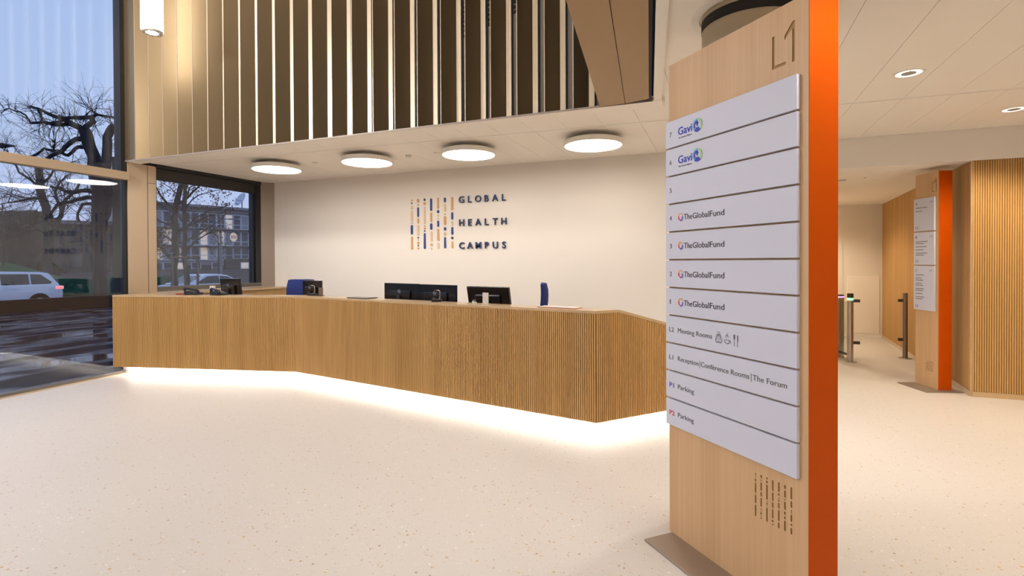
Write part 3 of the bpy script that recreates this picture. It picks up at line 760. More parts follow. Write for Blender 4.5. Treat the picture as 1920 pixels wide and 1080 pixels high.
flat(MB().box(.008, .0105, -.0004, 0, -.028, .028).box(.0105, .014, -.0004, 0, -.002, .026), 'ink_grey', P[7], .503, zc(7), 'pictogram')

t2, Q = totem('directory_totem', (2.245, 7.855), (.318, -.948), .374, .150, 2.575,
    'smaller oak directory totem beside the ribbed oak corner', [(1.882, 2.278), (1.474, 1.868), (.926, 1.462)],
    L1_cutters(.268, .342, .315, 2.335, 2.468, 2.49, .010)+stroke_cutters(.19, .29, .20, .33, .007), (-.003, .330))
tag(MB().box(-.02, .475, -.20, .21, 0, .012).build('base_plate', 'base_steel', t2, bevel=.002), 'grey steel base plate')
def bar(parent, x0, x1, z, h=.006): o = MB().box(x0, x1, -.0005, 0, z-h/2, z+h/2).build('text_line', 'ink_grey', parent); o.location = (0, YT, 0); return o
def arrow(parent, x, z, s):
    m = MB().box(-.022, .022, -.0005, 0, -.002, .002)
    m.add([(s*.022, -.0005, 0), (s*.008, -.0005, .016), (s*.008, -.0005, .012), (s*.017, -.0005, 0), (s*.008, -.0005, -.012), (s*.008, -.0005, -.016)], [(0, 1, 2, 3), (0, 3, 4, 5)])
    o = m.build('arrow', 'ink_grey', parent); o.location = (x, YT, z)
for q, (ltr, zt, zb, lines, s) in enumerate((('A', 2.278, 1.882, None, 1), ('B', 1.868, 1.474, [.20, .14, 0, .18, 0, .13, 0, .19, .14], 1), ('C', 1.462, .926, [.14, 0, .10, .13, 0, .10, .13, 0, .14, .13, 0, .12, 0, .15, .12], -1))):
    text(ltr, .03, zt-.075, YT, .045, 'ink_grey', Q[q], width=.026); arrow(Q[q], .285, zt-.055, s)
    text('L2', .03, zb+.03, YT, .045, 'ink_grey', Q[q], width=.045)
    if lines is None:
        text('Conference Rooms', .03, zt-.118, YT, .020, 'ink_grey', Q[q], width=.19, weight=.0002); text('The Forum', .03, zt-.158, YT, .020, 'ink_grey', Q[q], width=.11, weight=.0002)
    else:
        z = zt-.112
        for L in lines:
            if L == 0: z -= .014; continue
            bar(Q[q], .03, .03+L, z, .007); z -= .0245

# ================================================================== CEILING THINGS
def disc_light(x, y, label):
    r = tag(empty('ceiling_light', (x, y, 2.88)), label, 'light', 'round ceiling lights over the desk')
    MB().lathe([(.325, .002), (.338, .0), (.345, .008), (.345, .052), (.335, .062), (.05, .064)], 64).build('housing', 'white_trim', r, smooth=True)
    MB().lathe([(.326, -.001), (.326, .003)], 64).build('diffuser', 'disc_light', r)
    MB().lathe([(.15, .06), (.15, .114)], 32).build('mount', 'white_trim', r, smooth=True)
for (x, y), lb in zip(((-6.0, 5.80), (-4.46, 5.87), (-2.96, 5.945), (-1.382, 6.03)),
    ('round white ceiling light nearest the dark framed window', 'round white ceiling light between the window end one and the wall sign', 'round white ceiling light above and right of the lettered wall sign', 'round white ceiling light nearest the tall directory totem')):
    disc_light(x, y, lb)
pn = tag(empty('pendant_light', (-6.07, 4.064, 4.18)), 'glowing white cylinder pendant hanging before the louvred wall', 'light')
MB().lathe([(.105, .012), (.110, .02), (.110, 1.5), (.10, 1.51)], 40).build('tube', 'tube_light', pn, smooth=True)
MB().lathe([(.062, .002), (.106, 0), (.109, .018), (.062, .018)], 40, closed=False).build('rim', 'white_trim', pn, smooth=True)
MB().lathe([(.061, .006), (.061, .014)], 32).build('lens', 'tube_light', pn)
for k in range(10):
    a = 2*math.pi*k/10; MB().lathe([(.010, -.004), (.014, .003)], 10, c=(.084*math.cos(a), .084*math.sin(a))).build('vent', 'recess_grey', pn)
MB().tube([(0, 0, 1.5), (0, 0, 2.82)], .006, 6).build('cable', 'black_matt', pn)
for i, (x, y) in enumerate(DOWN[:2]):
    r = tag(empty('downlight', (x, y, ZC)), ('recessed round downlight in the cream ceiling right of the totem', 'recessed round downlight at the ceiling edge before the ribbed oak wall')[i], 'light')
    MB().lathe([(.086, -.002), (.104, -.004), (.106, .001)], 40, closed=False).build('trim_ring', 'white_trim', r, smooth=True)
    MB().lathe([(.086, -.002), (.05, .0)], 32, closed=False).build('reflector', 'down_glow', r)
    MB().lathe([(.05, -.0025), (.05, -.001)], 24).build('lens', 'recess_grey', r)
    for k in range(3):
        a = k*2.1+.4; MB().box(.055, .08, -.006, .006, -.0035, -.001).build('led_segment', 'white_trim', r).rotation_euler = (0, 0, a)
def detector(x, y, z, label, r0=.045, h=.035):
    r = tag(empty('smoke_detector', (x, y, z)), label, 'detector')
    MB().lathe([(r0, -.008), (r0, 0)], 24).build('base', 'device_white', r); MB().lathe([(r0*.7, -h), (r0*.85, -h*.8), (r0*.85, -.008)], 24).build('head', 'device_white', r, smooth=True)
    MB().lathe([(r0*.86, -h*.55), (r0*.86, -h*.42)], 24, closed=False).build('vent_slot', 'recess_grey', r)
detector(-3.952, 6.10, ZC, 'small white smoke detector between two round ceiling lights above the sign')
detector(-5.50, 6.02, ZC, 'flat white ceiling sensor beside the window end round light', .04, .014)
detector(-3.52, 6.13, ZC, 'flat white ceiling sensor left of the third round light', .05, .012)
detector(1.547, 8.35, ZL, 'white ring sensor on the slatted corridor ceiling beside the totem', .055, .03)
detector(1.80, 8.26, ZL, 'tiny sensor dot on the slatted corridor ceiling', .018, .012)

# ================================================================== ENTRY GATE
tg = tag(empty('entry_gate', (1.72, 9.62, 0)), 'steel entry gate with a round pedestal and a green lit post', 'gate')
MB().lathe([(.10, 0), (.10, .945)], 32).build('pedestal', 'steel', tg, smooth=True)
MB().lathe([(.101, .945), (.101, .968)], 32).build('light_ring', 'violet_led', tg)
MB().lathe([(.10, .968), (.10, .985), (.09, .99)], 32).build('pedestal_cap', 'dark_steel', tg, smooth=True)
px, py = .10, -.42
ps = MB().lathe([(.042, 0), (.042, .93)], 24, c=(px, py)).build('post', 'steel', tg, smooth=True)
MB().lathe([(.042, .93), (.042, .965)], 24, c=(px, py)).build('light_ring', 'green_led', tg)
MB().lathe([(.042, .965), (.042, 1.03), (.036, 1.035)], 24, c=(px, py)).build('post_cap', 'dark_steel', tg, smooth=True)
MB().lathe([(.085, 0), (.085, .012)], 28, c=(px, py)).build('floor_flange', 'steel', tg, smooth=True)
MB().prism([(px-.004, py+.04), (px+.004, py+.04), (.03, -.10), (.02, -.10)], .10, .90).build('glass_leaf', 'leaf_glass', tg)
MB().prism([(px-.012, py+.04), (px+.012, py+.04), (.035, -.10), (.012, -.10)], .08, .11).build('leaf_rail', 'dark_steel', tg)
for z in (.90, .27): MB().box(px+.03, px+.125, py-.014, py+.014, z, z+.045).build('hinge_bracket', 'dark_steel', tg, bevel=.004)
gp = tag(empty('barrier_post', (2.673, 9.81, 0)), 'slim steel barrier post standing beside the oak corridor wall', 'post')
MB().lathe([(.034, 0), (.034, 1.02)], 24).build('post', 'post_steel', gp, smooth=True)
MB().lathe([(.085, 0), (.085, .012)], 28).build('floor_flange', 'steel', gp, smooth=True)
for z in (.88, .27): MB().box(-.095, -.02, -.014, .014, z, z+.045).build('hinge_bracket', 'dark_steel', gp, bevel=.004)
# ================================================================== OUTSIDE
struct(MB().prism([fac(11, -.07), fac(0, -.07), (-7.9, 4.8), (-7.96, 13.2), (-22, 30), (-22, -12), (-7, -12)], -.5, -.05).build('pavement', 'wet_asphalt'), 'dark wet paving outside the glass')
struct(MB().prism([(-22, -40), (-22, 60), (-34.5, 60), (-34.5, -40)], -.6, -.46).build('road', 'street_asphalt'), 'street beyond the wet paving')
gx = [-34.5, -40, -46, -54, -64, -90]; gz = [-.42, -.35, .3, 1.6, 2.3, 2.4]
for nm, y0, y1, mt, kz, lb in (('lawn', -60, 24.5, 'lawn_green', 1, 'green bank of grass across the street'), ('terrain', 24.5, 160, 'leaf_litter', .35, 'brown ground strewn with leaves across the street')):
    m = MB(); m.add([(x, y, -.42+(z+.42)*kz) for x, z in zip(gx, gz) for y in (y0, y1)], [(2*i, 2*i+1, 2*i+3, 2*i+2) for i in range(5)])
    m.add([(-34.5, y0, -.6), (-34.5, y1, -.6), (-34.5, y1, -.42), (-34.5, y0, -.42)], [(0, 1, 2, 3)])
    struct(m.build(nm, mt), lb)
struct(MB().box(-21.4, -21.1, -12, 14.2, -.06, .36).build('kerb_wall', 'wall_dark'), 'low dark wall between paving and street')

def hedge(x0, x1, y0, y1, z0, z1, label, name='hedge', mat='hedge_green', jit=.10, step=.35, nz=4):
    m = MB(); nx = max(2, int((y1-y0)/step)); rnd = random.random; base = []
    for j in range(nz+1):
        for i in range(nx+1): base.append((x1+jit*1.2*(rnd()-.5), y0+(y1-y0)*i/nx, z0+(z1-z0)*j/nz+jit*(rnd()-.5)*(1+1.5*j/nz)))
    o = (nx+1)*(nz+1); back = [(x0, p[1], p[2]) for p in base]
    fs = []
    for j in range(nz):
        for i in range(nx): q = j*(nx+1)+i; fs.append((q, q+1, q+nx+2, q+nx+1))
    for i in range(nx): q = nz*(nx+1)+i; fs.append((q, q+1, o+q+1, o+q))
    m.add(base+back, fs); return tag(m.build(name, mat, smooth=False), label, name)
hedge(-34.6, -33.9, 15.6, 27.0, -.46, .72, 'clipped dark green hedge along the far side of the street')

def grow(m, p, d, L, r, depth, spread=.6, droop=0.0, twig=None):
    n = 3; pts = [Vector(p)]; dd = Vector(d).normalized()
    for i in range(n):
        dd = (dd+Vector((random.gauss(0, .16), random.gauss(0, .16), random.gauss(0, .14)-droop))).normalized(); pts.append(pts[-1]+dd*L/n)
    tgt = m if depth > 1 or twig is None else twig
    tgt.tube(pts, [r, r*.8, r*.62, r*.45], 5 if r > .03 else 3)
    if depth <= 0: return
    for k in range(random.choice((2, 3, 3))):
        q = pts[random.choice((1, 2, 2, 3))]
        ax = Vector((random.gauss(0, 1), random.gauss(0, 1), random.gauss(0, 1))).normalized()
        nd = (dd+ax*spread*random.uniform(.7, 1.4)+Vector((0, 0, .15))).normalized()
        grow(m, q, nd, L*random.uniform(.55, .8), r*.5, depth-1, spread, droop, twig)
def limb_tree(name, limbs, label, mat, ntw, Lt, rt_, dep, droop=0.0, leaves=0, cat='tree', extra=0):
    base = limbs[0][2][0]; r = tag(empty(name, base), label, cat)
    tm, lm, wm = MB(), MB(), MB(); off = Vector(base)
    for i, (r0, r1, pts) in enumerate(limbs):
        P_ = [Vector(p)-off for p in pts]; S_ = []
        for a in range(len(P_)-1):                                  # subdivide each limb for a gnarled line
            for t in (0, .5):
                v = P_[a].lerp(P_[a+1], t)
                if t: v += Vector((random.gauss(0, 1), random.gauss(0, 1), random.gauss(0, 1)))*(P_[a+1]-P_[a]).length*.05
                S_.append(v)
        S_.append(P_[-1]); n = len(S_); rad = [r0+(r1-r0)*k/(n-1) for k in range(n)]
        (tm if i == 0 else lm).tube(S_, rad, 9 if i == 0 else 6)
        if i == 0: start = n*2//3
        else: start = 1
        for q in range(ntw if i else max(2, ntw//2)):
            k = random.randrange(start, n); d0 = (S_[k]-S_[k-1]).normalized()
            dv = (d0*.6+Vector((random.gauss(0, .7), random.gauss(0, .7), random.gauss(.25, .6)))).normalized()
            grow(wm, S_[k], dv, Lt*random.uniform(.6, 1.2), rt_*random.uniform(.7, 1.2), dep, .65, droop)
    tm.build('trunk', mat, r, smooth=True); lm.build('branch', mat, r, smooth=True)
    tw = wm.build('twigs', mat, r); tw['kind'] = 'stuff'
    if leaves:
        f = MB(); vv = wm.v
        for q in range(leaves):
            c = Vector(random.choice(vv)); s = random.uniform(.022, .045); a = Vector((random.gauss(0, 1), random.gauss(0, 1), random.gauss(0, 1))).normalized()*s; b = a.orthogonal().normalized()*s*.6
            f.add([c, c+a+b, c+a*2, c+a-b], [(0, 1, 2, 3)])
        lf = f.build('leaves', 'dry_leaf', r); lf['kind'] = 'stuff'
    return r

hedge(-63, -58.5, 3.0, 30.5, .3, 5.4, 'tall tangled brown thicket behind the grass bank', 'thicket', 'thicket_brown', 1.1, .55, 9)
BIG = [(0.3,0.26,[(-28.66,16.53,-0.22),(-28.73,16.51,0.79),(-28.78,16.52,2.97),(-28.78,16.54,5.23),(-28.97,16.48,6.8),(-29.34,16.34,7.95),(-29.47,16.29,8.19)]),(0.26,0.17,[(-28.65,16.57,3.24),(-28.48,16.65,4.03),(-28.41,16.69,5.63),(-28.4,16.7,6.8),(-28.38,16.72,7.83),(-28.26,16.78,8.13),(-28.06,16.86,8.39)]),(0.17,0.05,[(-29.47,16.29,8.19),(-29.86,16.11,8.42),(-30.05,16.01,8.57),(-30.28,15.89,8.75),(-30.57,15.75,8.8),(-31.02,15.54,9.01),(-31.36,15.38,9.21),(-31.69,15.22,9.34)]),(0.1,0.06,[(-30.08,16.05,8.53),(-30.57,15.89,8.46),(-31.08,15.72,8.53),(-31.48,15.6,8.62),(-32.09,15.39,8.58)]),(0.05,0.02,[(-31.93,15.31,8.55),(-32.2,15.25,8.95),(-32.77,15.07,9.18),(-33.07,14.99,9.33),(-33.49,14.86,9.1)]),(0.09,0.06,[(-30.35,15.94,8.75),(-30.34,15.71,8.55),(-30.46,15.41,8.42)]),(0.16,0.08,[(-29.47,16.29,8.19),(-29.22,16.25,8.31),(-28.76,16.3,8.51),(-28.66,16.21,8.73),(-29.06,15.91,8.66),(-29.59,15.56,8.61)]),(0.09,0.03,[(-29.08,16.45,8.83),(-29.07,16.57,8.95),(-29.03,16.7,9.01),(-28.52,17.02,8.93),(-28.31,17.21,8.83)]),(0.05,0.02,[(-28.8,16.57,8.95),(-29.0,16.35,9.13),(-29.04,16.2,8.94)]),(0.13,0.09,[(-29.4,16.31,7.76),(-29.75,16.11,7.72),(-30.07,15.92,7.43),(-30.25,15.78,7.13),(-30.57,15.58,6.93),(-30.75,15.45,6.75),(-31.18,15.21,6.37)]),(0.1,0.05,[(-29.24,16.37,7.35),(-29.82,16.23,7.37),(-30.16,16.19,7.15),(-30.49,16.15,6.98),(-30.93,16.07,7.15),(-31.36,15.99,7.26),(-31.91,15.86,7.4),(-32.38,15.77,7.11),(-33.21,15.52,6.85)]),(0.05,0.03,[(-30.85,15.73,7.18),(-30.86,15.72,7.39),(-30.77,15.74,7.56),(-30.91,15.67,7.7)]),(0.13,0.06,[(-28.75,16.55,5.1),(-29.12,16.49,5.11),(-29.84,16.3,5.18),(-30.59,16.1,5.17),(-31.09,15.99,5.37),(-31.52,15.92,5.44)]),(0.13,0.06,[(-28.75,16.54,4.57),(-29.07,16.41,4.81),(-29.58,16.2,4.76),(-30.04,16.01,4.6),(-30.67,15.75,4.47),(-31.21,15.52,3.7)]),(0.1,0.05,[(-28.75,16.54,4.17),(-29.15,16.43,4.52),(-29.62,16.29,4.5),(-29.89,16.22,4.05),(-29.91,16.26,3.65)]),(0.1,0.04,[(-28.43,16.67,4.96),(-27.94,16.73,5.02),(-27.3,16.83,5.27),(-26.74,16.91,5.43)]),(0.08,0.04,[(-28.41,16.69,5.89),(-28.17,16.85,6.03),(-27.88,17.02,6.39),(-27.58,17.2,6.72)]),(0.08,0.04,[(-31.56,15.46,9.26),(-31.7,15.62,9.02),(-31.83,15.77,8.7)])]
MID = [(0.34,0.24,[(-50.28,25.14,0.78),(-50.24,25.17,2.59),(-50.11,25.23,4.3),(-50.35,25.15,5.16),(-50.71,25.02,6.88),(-50.83,24.98,7.74),(-50.91,24.96,8.6),(-50.99,24.93,9.25)]),(0.2,0.08,[(-50.11,25.23,4.3),(-49.6,25.56,5.08),(-49.47,25.72,5.82),(-49.35,25.89,6.7),(-48.74,26.25,7.36),(-48.46,26.48,8.24)]),(0.14,0.05,[(-49.24,25.6,5.8),(-49.8,25.5,6.89),(-49.73,25.66,7.98),(-49.25,25.97,8.65)]),(0.14,0.05,[(-50.71,25.02,6.88),(-51.13,24.56,6.77),(-51.58,24.08,6.57),(-52.22,23.53,6.37)]),(0.12,0.05,[(-50.75,25.01,7.1),(-51.39,24.9,7.98),(-51.99,24.81,8.43),(-53.15,24.49,9.54),(-54.33,24.17,10.01)]),(0.12,0.05,[(-50.83,24.98,7.74),(-50.34,25.25,8.39),(-50.01,25.45,9.05),(-49.28,25.81,9.49)]),(0.1,0.04,[(-50.19,25.2,3.88),(-50.92,24.78,4.3),(-51.76,24.31,4.21),(-52.59,23.85,4.72)]),(0.1,0.04,[(-50.11,25.23,4.3),(-48.93,25.39,4.2),(-47.6,25.6,4.34),(-46.29,25.81,4.65)])]
STK = [(0.075,0.05,[(-16.19,11.83,0.58),(-16.19,11.84,1.42),(-16.2,11.84,2.29),(-16.22,11.84,3.16),(-16.2,11.86,3.68),(-16.17,11.87,4.11),(-16.15,11.88,4.46)]),(0.03,0.01,[(-16.2,11.84,1.94),(-16.55,11.69,2.2),(-16.87,11.56,2.46),(-17.1,11.46,2.72)]),(0.03,0.01,[(-16.2,11.84,1.94),(-15.88,12.03,2.29),(-15.53,12.23,2.55),(-15.17,12.44,2.78)]),(0.03,0.01,[(-16.22,11.84,2.81),(-16.57,11.81,3.17),(-16.99,11.75,3.35),(-17.38,11.7,3.63)]),(0.03,0.01,[(-16.22,11.84,2.63),(-15.96,12.0,2.99),(-15.61,12.21,3.25),(-15.0,12.51,3.43)]),(0.025,0.01,[(-16.22,11.85,3.24),(-16.09,12.01,3.6),(-15.78,12.26,3.84),(-15.31,12.56,3.98)]),(0.025,0.01,[(-16.22,11.85,3.33),(-16.37,11.76,3.68),(-16.58,11.65,3.98),(-16.88,11.5,4.19)]),(0.025,0.01,[(-16.2,11.86,3.68),(-16.14,11.96,4.0),(-15.97,12.12,4.17),(-15.63,12.34,4.32)]),(0.03,0.01,[(-16.2,11.84,1.77),(-16.46,11.72,1.85),(-16.74,11.59,1.8),(-17.0,11.47,1.6)]),(0.03,0.01,[(-16.2,11.84,2.2),(-15.9,12.08,2.47),(-15.68,12.3,2.73),(-15.23,12.6,3.18)])]
LIN = [(0.13,0.09,[(-20.45,14.43,0.11),(-20.43,14.45,1.39),(-20.41,14.47,2.47),(-20.43,14.47,3.33),(-20.35,14.51,3.86),(-20.23,14.56,4.36),(-20.15,14.6,4.72),(-20.19,14.58,5.15)]),(0.06,0.02,[(-20.39,14.49,3.54),(-20.59,14.28,3.96),(-20.7,14.1,4.26),(-20.86,13.9,4.67)]),(0.06,0.02,[(-20.35,14.51,3.86),(-19.8,14.61,4.17),(-19.34,14.67,4.53),(-18.96,14.7,4.81)]),(0.05,0.02,[(-20.41,14.47,2.68),(-19.87,14.6,3.0),(-19.35,14.71,3.2),(-18.71,14.87,3.47)]),(0.08,0.04,[(-20.41,14.46,1.65),(-20.86,14.44,1.93),(-21.24,14.45,2.22),(-21.8,14.39,2.49)]),(0.05,0.02,[(-20.41,14.47,3.0),(-20.73,14.33,3.15),(-21.11,14.16,3.43),(-21.49,13.99,3.54)]),(0.05,0.02,[(-20.19,14.58,4.51),(-19.95,14.72,4.83),(-19.59,14.91,5.05),(-19.06,15.16,5.17)])]
limb_tree('plane_tree', BIG, 'big gnarled pollarded bare tree with a split trunk near the street', 'bark', 9, 1.1, .022, 2, .02)
limb_tree('bare_tree', MID, 'bare forked tree standing on the grass behind the white car', 'bark_brown', 13, 2.2, .035, 3, .03)
limb_tree('young_tree', STK, 'slender young bare tree tied inside a wooden stake frame', 'bark_brown', 4, .5, .008, 2, .0, 420)
limb_tree('street_tree', LIN, 'bare street tree with dead leaves seen through the reception window', 'bark_brown', 9, .85, .013, 3, .02, 2600)
# thicket of bare trees far behind the grass
def far_tree(x, y, z, h, label, mat='thicket_brown'):
    r = tag(empty('bare_tree', (x, y, z)), label, 'tree', 'bare trees of the far thicket')
    tm, wm = MB(), MB()
    tm.tube([(0, 0, -.4), (.1, .0, h*.25), (-.05, .1, h*.5), (.1, .1, h*.75)], [.22, .19, .14, .06], 6)
    for q in range(16):
        t = random.uniform(.12, .75); a = random.uniform(0, 6.28)
        grow(wm, (0.05, .05, h*t), (math.cos(a), math.sin(a), random.uniform(.2, .9)), h*random.uniform(.22, .36), .055, 3, .7, .01)
    tm.build('trunk', mat, r, smooth=True); w_ = wm.build('twigs', mat, r); w_['kind'] = 'stuff'
    return r
random.seed(21)
spots = [(-49, 21.0, 1.1), (-53, 23.5, 1.4), (-50, 12.5, 1.0), (-60, 20.0, 1.8), (-57, 25.5, .3), (-64, 33.5, .5), (-52, 29.5, .2), (-56, 36.5, .3), (-70, 27, .9), (-50, 33.5, .2), (-72, 47, .5), (-62, 50, .5), (-47, 28, .1)]
spots.sort(key=lambda s: s[1]/-s[0])
ORD = ['first', 'second', 'third', 'fourth', 'fifth', 'sixth', 'seventh', 'eighth', 'ninth', 'tenth', 'eleventh', 'twelfth', 'last']
for i, (x, y, z) in enumerate(spots):
    lb = 'distant bare tree of the brown thicket, %s from the left' % ORD[i]
    if i == 0: c = proto = far_tree(x, y, z, 9.0, lb)
    else: c = copy_tree(proto); c.location = (x, y, z); c['label'] = lb; c.rotation_euler = (0, 0, i*1.3); s = random.uniform(.7, 1.0); c.scale = (s*.6, s*.6, s*random.uniform(.8, .95))

# stake frame round the young tree
sf = tag(empty('stake_frame', (-14.3, 10.45, -.05)), 'wooden stake frame of three posts and a top rail round the young tree', 'stake frame')
for u in (0, 1, 2):
    MB().tube([(-.335+.335*u, -.13+.13*u, 0), (-.335+.335*u, -.13+.13*u, 1.78)], .035, 8).build('stake', 'stake_wood', sf, smooth=True)
MB().tube([(-.40, -.155, 1.74), (.40, .155, 1.74)], .032, 8).build('top_rail', 'stake_wood', sf, smooth=True)

# street lamps
sl_ = tag(empty('street_lamp', (-29.35, 23.82, -.46)), 'grey twin-armed street lamp before the long office building', 'street lamp')
MB().tube([(0, 0, 0), (0, 0, 5.1)], [.09, .05], 10).build('pole', 'concrete_far', sl_, smooth=True)
for s in (-1, 1):
    a = MB().tube([(0, 0, 4.72), (s*.25, s*.1, 4.78), (s*.5, s*.2, 4.76)], .03, 6).build('arm', 'concrete_far', sl_)
    MB().xprism([(-.34, -.03), (.34, -.03), (.30, .04), (-.30, .04)], -.09, .09).build('lamp_head', 'concrete_far', a).location = (s*.82, s*.33, 4.76)
    a.children[0].rotation_euler = (0, 0, math.atan2(.33, .82))
s2_ = tag(empty('street_lamp', (-31.6, 12.9, -.46)), 'dark street lamp head showing above the transom at the glass', 'street lamp')
MB().tube([(0, 0, 0), (0, 0, 7.2), (.3, .2, 7.45)], [.09, .06, .05], 10).build('pole', 'bark', s2_, smooth=True)
MB().tube([(.1, .1, 7.43), (.9, .72, 7.44), (1.3, 1.05, 7.44)], [.05, .13, .03], 8).build('lamp_head', 'bark', s2_, smooth=True)

# ---- cars
def car(loc, rz, label, suv):
    """local +x = travel direction, z = 0 at the road"""
    r = tag(empty('car', loc, rz), label, 'car')
    if suv:
        L, W, H = 4.6, 1.86, 1.68
        body = [(-2.26,.34),(-1.75,.30),(1.75,.30),(2.24,.36),(2.30,.70),(2.18,.92),(1.30,1.05),(.95,1.08),(-2.05,1.10),(-2.26,1.02),(-2.30,.72)]
        cab = [(1.12,1.05),(.38,1.60),(-.2,1.68),(-1.55,1.64),(-1.86,1.58),(-2.20,1.06)]
        side = [[(.88,1.12),(.36,1.53),(-.12,1.575),(-.12,1.12)],[(-.18,1.12),(-.18,1.575),(-1.12,1.56),(-1.12,1.12)],[(-1.18,1.12),(-1.18,1.555),(-1.55,1.53),(-1.92,1.20),(-1.86,1.12)]]
    else:
        L, W, H = 4.7, 1.82, 1.46
        body = [(-2.30,.32),(-1.8,.27),(1.8,.27),(2.28,.33),(2.34,.58),(2.16,.78),(1.15,.94),(.9,.96),(-1.65,.98),(-2.22,.94),(-2.34,.70)]
        cab = [(1.10,.94),(.25,1.38),(-.35,1.46),(-1.0,1.42),(-1.95,.98)]
        side = [[(.86,1.0),(.26,1.31),(-.20,1.37),(-.20,1.0)],[(-.26,1.0),(-.26,1.37),(-.9,1.345),(-1.45,1.08),(-1.40,1.0)]]
    MB().xprism(body, -W/2, W/2).build('body', 'car_white', r, bevel=.06, smooth=True, seg=3)
    m = MB(); n = len(cab); zt = max(p[1] for p in cab); zb = min(p[1] for p in cab)
    hw = [W/2-.06-.16*(p[1]-zb)/(zt-zb) for p in cab]
    m.add([(p[0], -hw[i], p[1]) for i, p in enumerate(cab)]+[(p[0], hw[i], p[1]) for i, p in enumerate(cab)],
          [tuple(range(n))[::-1], tuple(range(n, 2*n))]+[(i, (i+1) % n, n+(i+1) % n, n+i) for i in range(n)])
    m.build('cabin', 'car_white', r, bevel=.04, smooth=True, seg=3)
    def hw_at(z): return W/2-.06-.16*(z-zb)/(zt-zb)+.012
    for sg_ in (-1, 1):
        for poly in side:
            vs = [(x, sg_*hw_at(z), z) for x, z in poly]; k = len(vs)
            MB().add(vs, [tuple(range(k)) if sg_ < 0 else tuple(range(k))[::-1]]).build('side_window', 'car_glass', r)
        zt_ = .98 if suv else .82
        MB().box(-L/2-.01, -L/2+.30, sg_*(W/2)-.10 if sg_ > 0 else -W/2-.012, sg_*(W/2)+.012 if sg_ > 0 else -W/2+.10, zt_-.10, zt_+.04).build('tail_lamp', 'tail_lamp', r, bevel=.02)
        for x in (-1.42, 1.42):
            wh = MB(); wh.lathe([(.20, -.11), (.33, -.10), (.35, -.04), (.35, .04), (.33, .10), (.20, .11)], 24).build('wheel', 'tyre', r, smooth=True)
            o = r.children[-1]; o.location = (x, sg_*(W/2-.09), .34); o.rotation_euler = (R(90), 0, 0)
            h = MB().lathe([(.21, -.118), (.21, .118)], 18).build('hub', 'logo_ring', o)
            a = MB().lathe([(.40, -.112), (.40, .112)], 24).build('wheel_arch', 'tyre', r); a.location = (x, sg_*(W/2-.108), .36); a.rotation_euler = (R(90), 0, 0)
    fw_ = [cab[0], cab[1]]; 
    for (a, b, nm) in ((cab[0], cab[1], 'windscreen'), (cab[-1], cab[-2], 'rear_window')):
        k0, k1 = .12, .9
        p = [(a[0]+(b[0]-a[0])*t, a[1]+(b[1]-a[1])*t) for t in (k0, k1)]; s_ = .012 if nm == 'windscreen' else -.012
        w0, w1 = hw_at(p[0][1])-.10, hw_at(p[1][1])-.10
        MB().add([(p[0][0]+s_, -w0, p[0][1]+.012), (p[0][0]+s_, w0, p[0][1]+.012), (p[1][0]+s_, w1, p[1][1]+.012), (p[1][0]+s_, -w1, p[1][1]+.012)], [(0, 1, 2, 3)]).build(nm, 'car_glass', r)
    return r
car((-27.9, 11.75, -.46), R(-90), 'white sport utility car passing behind the tall facade glass', True)
car((-24.0, 19.0, -.46), R(90), 'white saloon car behind the stake frame outside the reception window', False)

# ---- long office building
bd = tag(empty('office_building', (-79.68, 63.03, 0), math.atan2(.95, .30)), 'long four-storey grey office building with white window frames across the street', 'building')
X0, X1, DPB = -12.5, 26.0, 12.0
FLO = [(1.9, 4.3), (4.3, 7.2), (7.2, 10.1)]
MB().box(X0, X1, .25, DPB, -1, 11.0).build('wall', 'concrete_far', bd)
MB().box(X0, X1, .0, .3, -1, 1.2).build('base_wall', 'base_far', bd); MB().box(2.0, X1, -.25, .3, -1, 2.3).build('base_wall', 'base_far', bd)
MB().box(X0-.6, X1+.6, -.9, DPB, 10.75, 11.15).build('roof_slab', 'concrete_far', bd)
MB().box(X0, X1, -.12, .3, 10.1, 10.75).build('spandrel', 'concrete_far', bd)
for z in (4.15, 7.05): MB().box(X0, X1, -.55, .3, z, z+.28).build('floor_band', 'base_far', bd)
def window_proto(wd, ht, pane):
    f = MB().box(-wd/2, wd/2, -.05, .06, 0, .13).box(-wd/2, wd/2, -.05, .06, ht-.13, ht).box(-wd/2, -wd/2+.10, -.05, .06, .13, ht-.13).box(wd/2-.10, wd/2, -.05, .06, .13, ht-.13).box(-wd/2+.1, wd/2-.1, -.04, .05, .78, .88).build('window', 'white_far', bd)
    MB().box(-wd/2+.10, wd/2-.10, .0, .03, .13, ht-.13).build('pane', pane, f); return f
random.seed(5)
protos = {}
nb = 29; bw = (X1-X0)/nb
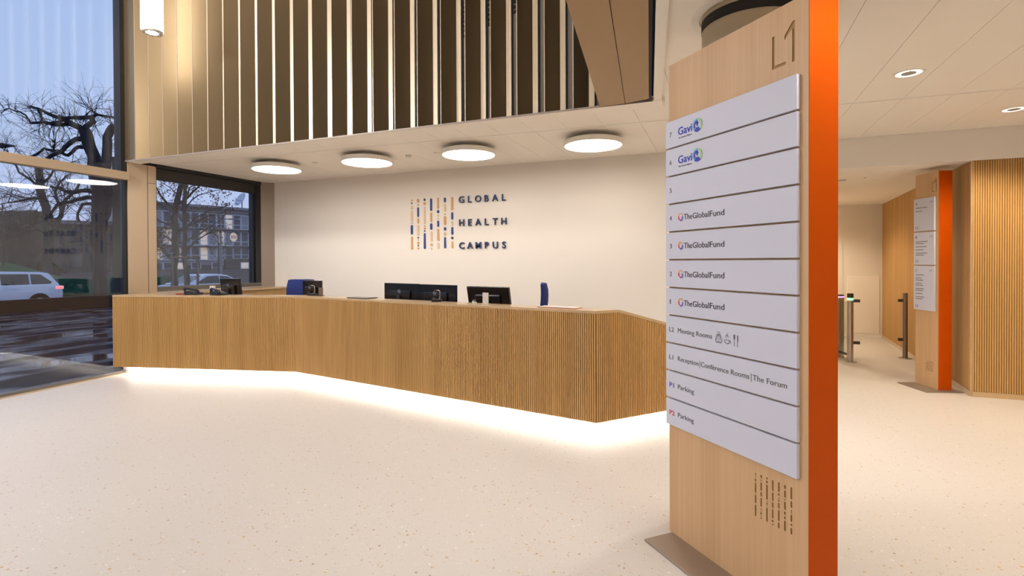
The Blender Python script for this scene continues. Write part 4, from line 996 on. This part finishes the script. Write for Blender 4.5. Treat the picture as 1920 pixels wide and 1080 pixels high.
for fl, (za, zb_) in enumerate(FLO):
    for i in range(nb):
        kind = random.choices(('pane_far', 'blind_far', 'lit_pane'), (7, 3, .9))[0]
        if kind not in protos: protos[kind] = o = window_proto(bw-.06, 2.62, kind)
        else:
            o = protos[kind].copy(); COL.objects.link(o); o.parent = bd
            c = protos[kind].children[0].copy(); COL.objects.link(c); c.parent = o
        o.location = (X0+bw*(i+.5), .12, za+.12)
        if fl == 0 and i > 11: o.location.z = za+.35; o.scale = (1, 1, .86)
for i, x in enumerate((-11, -9.5, -8, -6.5, -5, -2.5, .6, 5.2, 9.5, 14, 19)):
    k = 'lit_pane' if i in (4, 7, 8) else 'pane_far'
    o = protos[k].copy(); COL.objects.link(o); o.parent = bd; c = protos[k].children[0].copy(); COL.objects.link(c); c.parent = o
    o.location = (x, -.05 if x < 2 else -.28, .30); o.scale = (1.15, 1, .52)
ds = tag(empty('satellite_dish', (-79.2, 68.6, 11.15), R(-30)), 'pale satellite dish on the roof of the office building', 'dish')
m = MB(); prof = [(.02, 0), (.5, .06), (1.0, .22), (1.35, .42)]
m.lathe(prof, 28, closed=False); d_ = m.build('reflector', 'white_far', ds, smooth=True); d_.location = (0, 0, 1.5); d_.rotation_euler = (R(62), 0, R(20))
MB().tube([(0, 0, 0), (0, 0, 1.5)], .09, 8).build('mast', 'concrete_far', ds); MB().tube([(0, 0, 1.45), (.3, -1.0, 1.5), (.35, -1.15, 1.9)], .04, 6).build('feed_arm', 'base_far', ds)
# second lower block behind the big tree
b2 = tag(empty('office_building', (-69.4, 40.0, 0), R(60.6)), 'low dark office block behind the gnarled tree', 'building')
MB().box(-13, 4.6, .1, 9, -1, 6.2).build('wall', 'base_far', b2); MB().box(-13.3, 4.9, -.4, 9, 6.2, 6.6).build('roof_slab', 'concrete_far', b2)
for fl in (1.0, 3.9):
    for i in range(9):
        k = 'lit_pane' if (i*3+int(fl)) % 11 == 0 else 'pane_far'
        f = MB().box(-.62, .62, -.05, .09, 0, 1.9).build('window', 'bark_brown', b2); f.location = (-12+i*1.95, 0, fl)
        MB().box(-.54, .54, -.07, -.04, .08, 1.82).build('pane', k, f)
